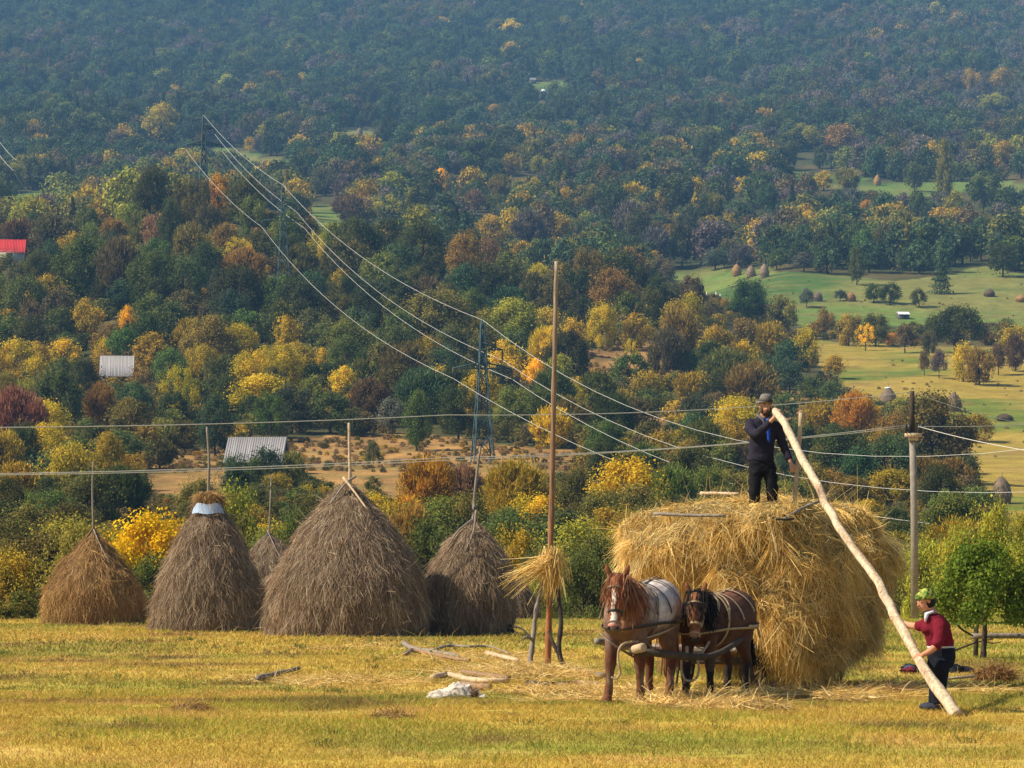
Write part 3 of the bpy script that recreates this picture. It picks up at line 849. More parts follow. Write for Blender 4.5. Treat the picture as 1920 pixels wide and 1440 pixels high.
V, T, Q = blob([((-.20, .0, .06), (.17, .16, .09), .2), ((.02, .05, .10), (.20, .15, .12), -.2), ((.18, .04, .07), (.14, .12, .085), -.5), ((-.05, .1, .06), (.30, .14, .07), 0), ((.30, 0, .035), (.13, .07, .045), -.25)], .014, 41, .13, 1)
V = V + (V - V.mean(0)) * (wrinkle(V, 3) * .13)[:, None]; V[:, 2] *= .92
c = np.where((noise3(V, 9, 44, 2) > .72)[:, None], [[.30, .22, .15]], [[.56, .49, .42]])
c = np.where(((V[:, 0] > .19) & (V[:, 0] < .30) & (V[:, 2] > .03))[:, None], [[.10, .06, .04]], c)
mb = MB(); mb.add(V, T, Q, c)
tag(mb.build('crumpled_sack', M['cloth'], None, True, at(855, 1313, dS)), 'crumpled off-white cloth sack lying on the grass', 'sack')

dJ = gdist(1262)
V, T, Q = blob([((-.42, -.05, .07), (.17, .18, .09), .2), ((-.10, .05, .08), (.30, .16, .09), .1), ((.28, .08, .08), (.26, .12, .08), -.1), ((.52, .05, .06), (.11, .1, .07), 0)], .02, 51, .07)
V = V + (V - V.mean(0)) * (wrinkle(V, 5) * .10)[:, None]
c = np.where((noise3(V, 6, 55, 2) > .62)[:, None], [[.05, .075, .13]], [[.014, .015, .026]])
c = np.where(((V[:, 0] < -.40) & (V[:, 2] > .03) & (V[:, 1] < -.12))[:, None], [[.13, .018, .03]], c)
mb = MB(); mb.add(V, T, Q, c)
tag(mb.build('dropped_jacket', M['cloth'], None, True, at(1756, 1264, dJ)), 'dark navy jacket dropped on the grass behind the woman', 'jacket')

dB = gdist(1275)
root = thing('hay_broom', 'small brown hay bundle on two grey sticks lying on the grass right of the woman', 'hay bundle', at(1866, 1275, dB))
V, T, Q = ellipsoid((.30, .17, .11), 18); V = V + [0, 0, .08]
hay_heap('hay_tuft', V, T, Q, [(.40, .22, .08), (.30, .15, .06), (.48, .29, .12)], 900, (.15, .34), (.01, .018), 61, root, down=.3, lift=.4)
for yy, (x0, x1) in zip((-.05, .06), ((-.88, -.1), (-.74, -.05))):
    mb = MB(); mb.tube([(x0, yy - .12, .02), ((x0 + x1) / 2, yy - .04, .05), (x1, yy, .08)], [.018, .02, .022], n=7); mb.build('handle_stick', M['wood_grey'], root, True)

# rail fence by the leafy tree
dR = gdist(1233)
root = thing('rail_fence', 'rough low fence rail of grey round wood running out from the small leafy tree', 'fence', at(1833, 1234, dR + .25))
z0 = .43
mb = MB(); mb.tube(spline([(-.12, 0, z0), (.6, .02, z0 + .01), (1.5, .1, z0), (2.6, .2, z0 + .02)], 4), .055, n=9); mb.build('rail', M['wood_grey'], root, True)
for xx in (-.02, 1.75):
    mb = MB(); mb.tube([(xx, .12 + xx * .06, -.05), (xx + .01, .12 + xx * .06, .62)], .05, n=8); mb.build('fence_post', M['bark'], root, True)
stick('prop_stick', 'thin dark stick slanting up to the rail beside the small leafy tree', 'stick', [at(1786, 1221, dR), at(1810, 1212, dR + .05), at(1836, 1203, dR + .15), at(1862, 1198, dR + .1)], .022, .014, 'wood_dark', 6, None, 4, [([at(1842, 1200, dR + .12), at(1860, 1206, dR + .1), at(1878, 1203, dR + .1)], .016, .01)])
stick('prop_stick', 'curved dark branch hanging from the leafy crown down to the rail', 'stick', [at(1794, 1170, dR), at(1806, 1182, dR + .05), at(1824, 1192, dR + .15)], .022, .018, 'wood_dark', 6)

# ---------------------------------------------------------------- the wagon and its load
WA = math.radians(30)                       # the team and wagon point towards the camera and to the left
fw = np.array([-math.sin(WA), -math.cos(WA), 0]); lf = np.array([math.cos(WA), -math.sin(WA), 0])   # forward, wagon's left (picture right)
dW = 44.6
WC = np.array([(1418 - 960) * dW / F, dW, 0.0])
def wl(f, l, z): return tuple(WC + fw * f + lf * l + np.array([0, 0, z]))

wag = thing('hay_wagon', 'wooden farm wagon in shadow under the huge hay load', 'wagon', tuple(WC))
def wpart(mb, name, mat, parent=wag, smooth=False):
    V, T, Q, C = mb.arrays()
    off = np.array(parent.location) if parent is wag else WC
    return link(name, mesh_np(name, V - WC, [T, Q], M[mat], col=C, smooth=smooth), parent)
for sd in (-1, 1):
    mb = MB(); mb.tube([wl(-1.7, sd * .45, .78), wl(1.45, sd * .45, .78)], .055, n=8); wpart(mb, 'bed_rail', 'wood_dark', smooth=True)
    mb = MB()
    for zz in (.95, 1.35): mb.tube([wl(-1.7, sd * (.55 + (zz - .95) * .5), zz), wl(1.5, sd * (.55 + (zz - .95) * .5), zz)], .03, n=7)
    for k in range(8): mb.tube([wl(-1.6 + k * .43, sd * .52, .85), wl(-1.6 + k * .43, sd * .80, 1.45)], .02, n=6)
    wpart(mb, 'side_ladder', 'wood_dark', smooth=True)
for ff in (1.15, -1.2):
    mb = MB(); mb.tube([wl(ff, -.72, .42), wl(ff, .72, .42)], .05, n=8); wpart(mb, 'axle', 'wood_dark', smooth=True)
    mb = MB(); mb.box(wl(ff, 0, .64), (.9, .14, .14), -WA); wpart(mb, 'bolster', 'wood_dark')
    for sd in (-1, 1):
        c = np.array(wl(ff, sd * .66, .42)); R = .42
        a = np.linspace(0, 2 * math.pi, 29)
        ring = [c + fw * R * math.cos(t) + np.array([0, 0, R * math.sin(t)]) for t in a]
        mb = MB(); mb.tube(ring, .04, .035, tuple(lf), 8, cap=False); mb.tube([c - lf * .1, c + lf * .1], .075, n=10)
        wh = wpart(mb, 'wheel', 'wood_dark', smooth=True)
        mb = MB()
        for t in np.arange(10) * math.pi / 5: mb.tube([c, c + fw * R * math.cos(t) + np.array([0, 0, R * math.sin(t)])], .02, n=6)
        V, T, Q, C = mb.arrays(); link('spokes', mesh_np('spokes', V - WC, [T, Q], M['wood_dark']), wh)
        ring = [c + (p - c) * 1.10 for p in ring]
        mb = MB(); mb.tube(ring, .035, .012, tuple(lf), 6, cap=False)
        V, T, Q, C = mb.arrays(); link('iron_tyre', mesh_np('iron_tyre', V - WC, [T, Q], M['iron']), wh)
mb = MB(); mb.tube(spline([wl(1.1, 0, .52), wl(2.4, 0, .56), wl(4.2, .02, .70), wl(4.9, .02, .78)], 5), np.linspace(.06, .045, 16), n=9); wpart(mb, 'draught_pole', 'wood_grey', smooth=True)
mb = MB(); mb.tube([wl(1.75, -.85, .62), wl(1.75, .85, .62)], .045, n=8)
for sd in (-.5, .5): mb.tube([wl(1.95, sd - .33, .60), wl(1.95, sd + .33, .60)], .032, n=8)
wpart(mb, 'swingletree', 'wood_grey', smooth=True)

# load: rounded slab of hay, wider above than below, hanging low at the back and on the left side
def build_load():
    n, m = 120, 46
    a = np.arange(n) * 2 * math.pi / n
    Lf, Lr, Wd = 1.95, 1.95, 1.52
    ex = 3.1
    ca, sa = np.cos(a), np.sin(a)
    rf = (np.abs(ca / Lf) ** ex + np.abs(sa / Wd) ** ex) ** (-1 / ex)
    # lower edge of the hanging hay by direction: high over the horses, nearly to the ground on the far left; unseen rear lowered to block light underneath
    low = np.interp(a, np.radians([0, 27, 43, 58, 82, 120, 180, 230, 270, 320, 360]), [.95, .80, .16, .18, .45, .62, .30, .3, .55, .9, .95])
    prof = np.array([(0, .45), (.05, .62), (.15, .76), (.30, .88), (.45, .96), (.6, 1.02), (.72, 1.03), (.82, 1.0), (.89, .94), (.94, .84), (.965, .68), (.98, .48), (.992, .25), (1.0, .02)])
    t = np.linspace(0, 1, m); tt = 1 - (1 - t) ** 1.35
    kk = np.interp(tt, prof[:, 0], prof[:, 1])
    # the left flank (picture right) bulges low, the front tucks in over the team
    full = np.interp(a, np.radians([0, 40, 75, 110, 150, 200, 330, 360]), [0, .25, 1, 1, .8, .3, 0, 0])
    V = []
    top = 2.74
    for i in range(m):
        z = low + (top - low) * tt[i]
        k = kk[i] + full * np.interp(tt[i], [0, .1, .3, .55, .8], [.12, .26, .18, .06, 0])
        V.append(np.column_stack([rf * k * ca, rf * k * sa, z]))
    V = np.concatenate(V)
    # tilt of the crown: higher behind the man, lower to the picture's left
    hi = sstep(1.6, 2.7, V[:, 2])
    V[:, 2] += hi * (.03 * V[:, 1] - .08 * np.abs(V[:, 1] / 1.5) ** 2.2 - .05 * np.clip(V[:, 0] / 1.95, 0, 1) ** 2)
    out = unit(V * [1, 1, .5] - [0, 0, .8])
    nz = (noise3(V, .9, 91, 2) - .5) * .66 + (noise3(V, 2.1, 93, 2) - .5) * .58 + (noise3(V * [1, 1, .6], 6, 95, 2) - .5) * .10
    V = V + out * (nz * np.where(V[:, 2] > 2.5, .5, 1))[:, None]
    W = V[:, :1] * fw + V[:, 1:2] * lf + np.column_stack([np.zeros((len(V), 2)), V[:, 2]])
    i = np.arange(m - 1)[:, None] * n; j = np.arange(n)[None, :]; jn = (j + 1) % n
    Q = np.stack([i + j, i + jn, i + n + jn, i + n + j], -1).reshape(-1, 4)
    W = np.vstack([W, W[-n:].mean(0), W[:n].mean(0) + [0, 0, .3]])
    T = np.vstack([np.column_stack([(m - 1) * n + np.arange(n), (m - 1) * n + (np.arange(n) + 1) % n, np.full(n, len(W) - 2)]),
                   np.column_stack([(np.arange(n) + 1) % n, np.arange(n), np.full(n, len(W) - 1)])])
    return W, T, Q
Vw, Tw, Qw = build_load()
def tone(P):
    return .46 + 1.12 * noise3(P * [1, 1, .8], 2.1, 97, 3)
load = hay_heap('hay_load', Vw, Tw, Qw, STRAW_GOLD, 82000, (.14, .44), (.0045, .0095), 71, None, down=.34, lift=.13, base=.32, extra=3500, sag=.42, tone=tone, hanks=380, hsize=.72)  # dark core and strong tone noise put clump shading into the straw colour
load.location = tuple(WC)
tag(load, 'huge golden hay load piled high and overhanging the wagon, man standing on it', 'hay load')
HAYV = Vw + WC

def hay_top(x, y):
    d = (HAYV[:, 0] - x) ** 2 + (HAYV[:, 1] - y) ** 2
    k = np.argsort(d)[:14]
    return float(HAYV[k, 2].max())

# sticks and the fork on top of the load
def on_hay(px, row, d): return at(px, row, d)
stick('holding_pole', 'thin dark stick lying level on the front edge of the hay load', 'pole', [at(1226, 963, 42.6), at(1290, 966, 42.4), at(1360, 967, 42.2)], .026, .02, 'wood_grey', 7)
stick('holding_pole', 'pale pole poking out of the hay left of the standing man', 'pole', [at(1314, 925, 44.9), at(1345, 925, 44.7), at(1385, 926, 44.4)], .026, .022, 'wood_pale', 7)
dF_ = 43.4
root = thing('hay_fork', 'upright wooden hay fork stuck in the load right of the man', 'hay fork', at(1489, 948, dF_))
P = [np.array(at(x, y, dF_)) - np.array(root.location) for x, y in ((1489, 950), (1493, 900), (1498, 840), (1502, 774))]
mb = MB(); mb.tube(spline(P, 4), .030, n=8); mb.build('fork_handle', M['wood_pale'], root, True)
mb = MB(); mb.tube(spline([(-.16, -.1, .0), (0, -.03, -.02), (.20, .0, -.05)], 4), .022, n=7); mb.tube([(0, 0, .04), (0, 0, -.3)], .02, n=7)
mb.build('fork_head', M['wood_dark'], root, True)
stick('holding_pole', 'forked grey stick lying aslant on the hay under the fork', 'pole', [at(1465, 977, 42.5), at(1495, 958, 42.9), at(1525, 943, 43.4)], .024, .02, 'wood_grey', 7, None, 4, [([at(1510, 950, 43.1), at(1532, 942, 43.3), at(1548, 938, 43.5)], .02, .014)])
stick('holding_pole', 'short dark stick end lying in front of the forked stick on the load', 'pole', [at(1454, 973, 42.2), at(1470, 974, 42.2), at(1488, 973, 42.3)], .018, .016, 'wood_dark', 7)
# ---------------------------------------------------------------- horses
TRUNK = np.array([  # x, z centre, half width, half height (horse of 1.5 m at the croup, facing +x)
    (-.80, 1.17, .08, .12), (-.76, 1.18, .19, .23), (-.62, 1.19, .285, .31), (-.42, 1.17, .315, .335), (-.15, 1.10, .325, .345), (.12, 1.07, .325, .36),
    (.36, 1.09, .29, .37), (.54, 1.10, .25, .345), (.68, 1.09, .20, .28), (.77, 1.06, .13, .18), (.80, 1.05, .06, .08)])
def trunk_at(x):
    return [np.interp(x, TRUNK[:, 0], TRUNK[:, k]) for k in (1, 2, 3)]
HEADC = [(a_, b_, c_ * 1.1, d_ * 1.08) for a_, b_, c_, d_ in [(1.00, 1.60, .075, .085), (1.06, 1.58, .095, .125), (1.12, 1.48, .105, .145), (1.165, 1.37, .098, .135), (1.20, 1.26, .075, .105), (1.235, 1.15, .062, .085), (1.262, 1.07, .068, .082), (1.275, 1.02, .055, .062)]]
NECKC = [(.36, 1.12, .20, .30), (.52, 1.24, .175, .29), (.68, 1.36, .14, .245), (.82, 1.46, .112, .20), (.94, 1.54, .092, .155), (1.03, 1.58, .075, .115)]

def make_horse(label, loc, rz, scale, yaw, head_drop, coat, mane_col, legs_step, belly=1.0, seed=1):
    r = np.random.default_rng(seed)
    root = thing('horse', label, 'horse', loc, rz, 'horses harnessed to the hay wagon')
    root.scale = (scale, scale, scale)
    def warp(V):
        V = np.array(V, float)
        w = sstep(.45, 1.0, V[:, 0] + (V[:, 2] - 1.2) * .25) * sstep(.85, 1.02, V[:, 2] + (V[:, 0] > .95) * .5)
        w = w * (V[:, 0] > .3)
        # drop the head
        V[:, 2] -= head_drop * w; V[:, 0] += head_drop * .12 * w
        a = yaw * w
        x, y = V[:, 0] - .45, V[:, 1].copy()
        V[:, 0] = .45 + x * np.cos(a) - y * np.sin(a); V[:, 1] = x * np.sin(a) + y * np.cos(a)
        return V
    shapes = []
    shapes.append(tube([(t[0], 0, t[1]) for t in TRUNK], TRUNK[:, 2] * belly, TRUNK[:, 3], (0, 0, 1), 24))
    for y in (-1, 1):   # croup, shoulder and chest muscle
        e = ellipsoid((.27, .17, .30), 14); shapes.append((e[0] + [-.52, y * .14, 1.13], e[1], e[2]))
        e = ellipsoid((.19, .13, .30), 14); shapes.append((e[0] + [.46, y * .15, 1.06], e[1], e[2]))
        e = ellipsoid((.13, .11, .15), 12); shapes.append((e[0] + [.68, y * .10, 1.0], e[1], e[2]))
    V, T, Q = tube([(p[0], 0, p[1]) for p in NECKC], [p[2] for p in NECKC], [p[3] for p in NECKC], (0, 0, 1), 18); shapes.append((warp(V), T, Q))
    V, T, Q = tube([(p[0], 0, p[1]) for p in HEADC], [p[2] for p in HEADC], [p[3] for p in HEADC], (.3, 0, 1), 18); shapes.append((warp(V), T, Q))
    for y in (-1, 1):   # cheek, brow, nostril bumps, ears
        e = ellipsoid((.09, .035, .12), 12); shapes.append((warp(e[0] + [1.08, y * .085, 1.40]), e[1], e[2]))
        e = ellipsoid((.045, .03, .045), 10); shapes.append((warp(e[0] + [1.19, y * .082, 1.44]), e[1], e[2]))
        e = ellipsoid((.035, .028, .04), 10); shapes.append((warp(e[0] + [1.30, y * .045, 1.075]), e[1], e[2]))
        V, T, Q = tube([(1.03, y * .065, 1.64), (1.04, y * .10, 1.70), (1.055, y * .125, 1.765), (1.06, y * .135, 1.82)], [.030, .042, .034, .008], [.024, .026, .02, .008], (1, 0, 0), 10); shapes.append((warp(V), T, Q))
    for (y, front), (dx, lift) in zip(((-1, True), (1, True), (-1, False), (1, False)), legs_step):
        if front:
            p = [(.48, .15, 1.05, .10, .15), (.49, .165, .84, .082, .115), (.505, .165, .62, .060, .076), (.515, .165, .49, .058, .064), (.515, .165, .44, .050, .056), (.515, .165, .30, .036, .044), (.515, .165, .17, .045, .055), (.535, .165, .11, .040, .044), (.56, .165, .055, .062, .068), (.572, .165, .0, .074, .086)]
            z0 = 1.05
        else:
            p = [(-.52, .15, 1.08, .14, .22), (-.49, .165, .90, .115, .19), (-.47, .17, .76, .09, .135), (-.56, .165, .62, .064, .088), (-.655, .16, .51, .05, .068), (-.66, .16, .44, .044, .058), (-.645, .16, .30, .038, .047), (-.635, .16, .17, .046, .056), (-.61, .16, .11, .040, .045), (-.585, .16, .055, .062, .068), (-.575, .16, 0, .072, .084)]
            z0 = 1.08
        P = np.array(p); P[:, 1] *= y
        k = np.clip((z0 - P[:, 2]) / z0, 0, 1)
        P[:, 0] += dx * k ** 1.2; P[:, 2] += lift * k
        th = np.interp(P[:, 2], [0, .5, .8, 1], [1.16, 1.22, 1.12, 1.0])
        shapes.append(tube(P[:, :3], P[:, 3] * th, P[:, 4] * th, (1, 0, 0), 12))
    V, T, Q = remesh(shapes, .014, 4)
    # coat colours by place on the body, in the unwarped sense
    mb = MB(); mb.add(V, T, Q, coat(V, r))
    body = mb.build('body', M['coat'], root, True)
    # eyes
    for y in (-1, 1):
        mb = MB(); e = ellipsoid((.02, .014, .022), 10); mb.add(warp(e[0] + [1.20, y * .098, 1.435]), e[1], e[2], (.012, .009, .008)); mb.build('eye', M['attr'], root, True)
        mb = MB(); e = ellipsoid((.012, .016, .020), 8); mb.add(warp(e[0] + [1.33, y * .05, 1.07]), e[1], e[2], (.01, .008, .008)); mb.build('nostril', M['attr'], root, True)
    # mane falling to the horse's left, forelock between the ears
    def hair(P0, D, L, W, B, cols, name):
        n = len(P0)
        Vr, Qr, kk = ribbons(P0, D, L, W, B, r, 5, .5)
        mb = MB(); c = np.asarray(cols)[r.integers(0, len(cols), n)] * r.uniform(.7, 1.25, (n, 1))
        mb.add(warp(Vr), None, Qr, np.repeat(c, kk, axis=0)); return mb.build(name, M['straw'], root)
    n = 420; t = r.random(n); i = t * 4.2 + .7
    cx = np.interp(i, range(6), [p[0] for p in NECKC]); cz = np.interp(i, range(6), [p[1] + p[3] * .86 for p in NECKC])
    cx = cx - np.interp(i, range(6), [.16, .14, .11, .08, .05, .02])
    P0 = np.column_stack([cx + r.normal(0, .015, n), r.normal(.012, .025, n), cz + r.normal(0, .012, n)])
    D = unit(np.column_stack([r.normal(.12, .12, n), r.normal(.55, .16, n), r.normal(-.2, .15, n)]))
    hair(P0, D, r.uniform(.2, .36, n), r.uniform(.012, .024, n), np.column_stack([r.normal(.02, .03, n), r.normal(-.05, .03, n), -r.uniform(.22, .42, n)]), mane_col, 'mane')
    n = 240
    P0 = np.column_stack([r.normal(1.05, .02, n), r.normal(0, .055, n), r.normal(1.685, .012, n)])
    D = unit(np.column_stack([r.normal(.75, .12, n), r.normal(0, .22, n), r.normal(-.1, .12, n)]))
    hair(P0, D, r.uniform(.10, .17, n), r.uniform(.010, .02, n), np.column_stack([r.normal(.10, .025, n), r.normal(0, .03, n), -r.uniform(.16, .38, n)]), mane_col, 'forelock')
    n = 260
    P0 = np.column_stack([r.normal(-.80, .015, n), r.normal(0, .03, n), r.normal(1.32, .03, n)])
    D = unit(np.column_stack([r.normal(-.7, .1, n), r.normal(0, .12, n), r.normal(-.3, .15, n)]))
    hair(P0, D, r.uniform(.14, .22, n), r.uniform(.012, .022, n), np.column_stack([r.normal(.02, .03, n), r.normal(0, .05, n), -r.uniform(.6, .95, n)]), mane_col, 'tail')
    root['warp'] = 0
    return root, warp

def strap(root, pts, w, mat, name, warp=None, th=.004, closed=False, k=4):
    """flat leather band along points; w is half its width"""
    P = spline(pts, k) if not closed else spline(list(pts) + [pts[0]], k)
    V, T, Q = band(P, w, th)
    if warp is not None: V = warp(V)
    mb = MB(); mb.add(V, T, Q); return mb.build(name, M[mat], root, True)

def band(P, w, th):
    """box-section band whose flat side faces away from the horse's axis"""
    P = np.asarray(P, float); m = len(P)
    t = np.gradient(P, axis=0); t = unit(t)
    c = P.copy(); c[:, 1] = 0; c[:, 2] = np.where(P[:, 0] > .9, P[:, 2], 1.08); c[:, 0] = np.where(P[:, 0] > .74, np.minimum(P[:, 0] - .1, 1.16), P[:, 0])
    nrm = P - c; nrm = nrm - t * np.sum(nrm * t, 1)[:, None]; bad = np.linalg.norm(nrm, axis=1) < 1e-3; nrm[bad] = [0, 0, 1]; nrm = unit(nrm)
    b = np.cross(t, nrm)
    V = np.stack([P + b * w + nrm * th, P - b * w + nrm * th, P - b * w - nrm * th, P + b * w - nrm * th], 1).reshape(-1, 3)
    Q = []
    for i in range(m - 1):
        for j in range(4): Q.append((i * 4 + j, i * 4 + (j + 1) % 4, (i + 1) * 4 + (j + 1) % 4, (i + 1) * 4 + j))
    Q += [(0, 1, 2, 3), ((m - 1) * 4, (m - 1) * 4 + 3, (m - 1) * 4 + 2, (m - 1) * 4 + 1)]
    return V, None, np.array(Q)

def girth(x, lean=0.0, a0=0, a1=360, n=21, out=.018, mus=0.0):
    pts = []
    for a in np.radians(np.linspace(a0, a1, n)):
        xx = x + lean * math.sin(a)
        zc, hw, hh = trunk_at(xx)
        k = mus * max(0, math.sin(a) * .3 + .7)
        pts.append((xx, math.cos(a) * (hw + out + k), zc + math.sin(a) * (hh + out)))
    return pts

def harness(root, warp, pale, dark, belly):
    m = 'leather_pale' if pale else 'leather'
    def g(*a, **k): return [(p[0], p[1] * belly, p[2]) for p in girth(*a, **k)]
    strap(root, g(.30, 0, 0, 342, mus=.035), .022, m, 'girth_strap', closed=True)
    strap(root, g(.30, -.20, 0, 180, out=.022), .016, m, 'back_strap')
    strap(root, g(-.12, .14, 0, 180, out=.022), .014, 'leather_dark' if not pale else m, 'back_strap')
    strap(root, g(-.45, .18, 5, 175, out=.03), .016, m, 'hip_strap')
    strap(root, [(.34, 0, 1.09 + .37 + .03), (.1, 0, 1.07 + .385), (-.2, 0, 1.11 + .36), (-.45, 0, 1.17 + .36), (-.7, 0, 1.185 + .30)], .014, m, 'spine_strap')
    # breast collar and traces
    pts = []
    for y in (1,):
        pts = [(-.55, .325 * belly, .98), (-.2, .345 * belly, .98), (.1, .345 * belly, .98), (.34, .338, .97), (.52, .288, .95), (.68, .228, .93), (.775, .13, .915), (.815, 0, .91)]
    full = pts + [(p[0], -p[1], p[2]) for p in pts[-2::-1]]
    strap(root, full, .016, m if pale else 'leather_dark', 'breast_collar')
    for y in (-1, 1):
        strap(root, [(.62, y * .285, 1.02), (.5, y * .285, 1.2), (.40, y * .245, 1.34), (.34, y * .12, 1.47)], .024 if pale else .016, m, 'collar_strap')
        strap(root, [(-.55, y * .33 * belly, .98), (-.72, y * .27, .95), (-.92, y * .20, .84)], .018, m, 'trace')
    # breeching round the rump
    pts = [(-.25, .345 * belly, 1.0), (-.5, .345 * belly, 1.0), (-.7, .29, 1.02), (-.84, .14, 1.04), (-.87, 0, 1.04)]
    strap(root, pts + [(p[0], -p[1], p[2]) for p in pts[-2::-1]], .024, m, 'breeching')

def halter(root, warp, mat, nose_mat, bits=True):
    # noseband, cheek straps, brow band
    def ring(x, z, hw, hh, tilt, n=16):
        out = []
        for a in np.linspace(0, 2 * math.pi, n, endpoint=False):
            out.append((x + math.sin(a) * hh * .93, math.cos(a) * hw, z + math.sin(a) * hh * .36))
        return out
    strap(root, ring(1.205, 1.235, .083, .112, 0), .016, nose_mat, 'noseband', warp, closed=True)
    strap(root, ring(1.13, 1.50, .116, .150, 0)[0:9], .011, mat, 'browband', warp)
    for y in (-1, 1):
        strap(root, [(1.19, y * .088, 1.22), (1.15, y * .105, 1.32), (1.10, y * .128, 1.44), (1.06, y * .115, 1.54), (1.02, y * .06, 1.655)], .011, mat, 'cheek_strap', warp)
    strap(root, ring(1.248, 1.115, .075, .095, 0), .010, mat, 'bit_strap', warp, closed=True)

def mix3(a, b, w): return np.asarray(a)[None, :] * (1 - w[:, None]) + np.asarray(b)[None, :] * w[:, None] if np.ndim(a) == 1 else a * (1 - w[:, None]) + np.asarray(b)[None, :] * w[:, None]

def unwarp_head(V, yaw, drop):
    """distance down the face and across it, for the markings"""
    a = -yaw
    x, y = V[:, 0] - .45, V[:, 1]
    return np.column_stack([.45 + x * math.cos(a) - y * math.sin(a) - drop * .12, x * math.sin(a) + y * math.cos(a), V[:, 2] + drop])

def coat_roan(V, r):
    U = unwarp_head(V, YAW1, DROP1)
    n1 = noise3(V, 5, 3, 3)
    c = np.tile(np.array([.185, .105, .08]), (len(V), 1))
    up = sstep(.86, 1.10, V[:, 2] + (n1 - .5) * .2) * sstep(.50, .22, V[:, 0])
    c = mix3(c, (.66, .565, .52), up)
    c = mix3(c, (.42, .31, .27), up * sstep(.45, .7, noise3(V, 7, 7, 3)) * .55)
    c = mix3(c, (.34, .24, .20), sstep(.95, 1.2, V[:, 2]) * sstep(.25, .5, V[:, 0]) * (1 - sstep(.62, .8, U[:, 0])) * sstep(.4, .6, noise3(V, 9, 8, 3)) * .8)
    leg = sstep(.78, .55, V[:, 2]); c = mix3(c, (.125, .045, .022), leg)
    c = mix3(c, (.06, .035, .025), sstep(.06, .03, V[:, 2]))
    head = sstep(.72, .95, U[:, 0]) * sstep(.88, 1.0, U[:, 2])
    c = mix3(c, (.225, .075, .033), head)
    neck = sstep(.50, .70, U[:, 0]) * sstep(1.1, 1.25, U[:, 2]) * (1 - head); c = mix3(c, (.27, .13, .08), neck * .7)
    front = (U[:, 0] > 1.12 - (U[:, 2] - 1.3) * .33 + .045)
    blaze = front & (np.abs(U[:, 1] + .008 * np.sin(U[:, 2] * 30)) < np.interp(U[:, 2], [1.08, 1.16, 1.22, 1.30, 1.40, 1.52, 1.56], [.036, .040, .034, .018, .024, .018, .0])) & (U[:, 2] > 1.10)
    c[blaze] = (.80, .72, .66)
    pink = (head > .5) & (U[:, 2] < 1.125) & (U[:, 2] > 1.09); c[pink] = (.48, .20, .16)
    muz = sstep(1.10, 1.06, U[:, 2]) * (head > .3); c = mix3(c, (.10, .085, .08), muz)
    ears = (U[:, 2] > 1.66) & (U[:, 0] > .95); c[ears] = (.20, .07, .03)
    c = mix3(c, (.30, .24, .17), sstep(.5, .72, noise3(V * [1, 1, .5], 8, 17, 3)) * sstep(.9, .2, V[:, 2]) * .45)
    return c * (.8 + .4 * noise3(V, 26, 9, 3))[:, None]

def coat_bay(V, r):
    U = unwarp_head(V, YAW2, DROP2)
    c = np.tile(np.array([.088, .036, .021]), (len(V), 1))
    c = mix3(c, (.18, .08, .05), sstep(.45, .7, noise3(V, 3, 13, 2)) * sstep(1.2, 1.45, V[:, 2]))
    leg = sstep(.62, .40, V[:, 2]); c = mix3(c, (.022, .016, .014), leg)
    head = sstep(.72, .95, U[:, 0]) * sstep(.86, .98, U[:, 2])
    c = mix3(c, (.19, .075, .032), head)
    c = mix3(c, (.34, .17, .085), head * sstep(1.20, 1.13, U[:, 2]))
    c = mix3(c, (.035, .03, .03), sstep(1.10, 1.055, U[:, 2]) * (head > .3))
    ears = (U[:, 2] > 1.66) & (U[:, 0] > .95); c[ears] = (.22, .085, .04)
    c = mix3(c, (.22, .17, .12), sstep(.5, .72, noise3(V * [1, 1, .5], 8, 18, 3)) * sstep(.9, .2, V[:, 2]) * .4)
    return c * (.8 + .4 * noise3(V, 26, 15, 3))[:, None]

HRZ = math.atan2(fw[1], fw[0])
YAW1, DROP1 = .20, .13
YAW2, DROP2 = .40, .20
# place each horse by where its front feet stand
d1 = 38.7; p1 = np.array(at(1172, 0, d1)); p1[2] = 0
SC1 = 1.06
rz1 = HRZ + .10
f1 = np.array([math.cos(rz1), math.sin(rz1), 0])
loc1 = p1 - f1 * .52 * SC1
h1, warp1 = make_horse('tall roan horse with white back, chestnut head and white blaze', tuple(loc1), rz1, SC1, YAW1, DROP1, coat_roan, [(.30, .12, .055), (.42, .22, .12), (.22, .08, .035)], ((.14, 0), (-.10, 0), (-.02, 0), (.14, 0)), 1.0, 3)
harness(h1, warp1, False, True, 1.0); halter(h1, warp1, 'leather', 'leather_dark')
d2 = 40.0; p2 = np.array(at(1309, 0, d2)); p2[2] = 0
SC2 = .965
rz2 = HRZ - .03
f2 = np.array([math.cos(rz2), math.sin(rz2), 0])
loc2 = p2 - f2 * .52 * SC2
h2, warp2 = make_horse('smaller dark bay horse with black mane, nearer the hay load', tuple(loc2), rz2, SC2, YAW2, DROP2, coat_bay, [(.018, .015, .016), (.028, .022, .02), (.012, .011, .013)], ((.05, 0), (-.05, 0), (.0, 0), (.1, 0)), 1.06, 4)
harness(h2, warp2, True, False, 1.06); halter(h2, warp2, 'leather_pale', 'leather_pale')

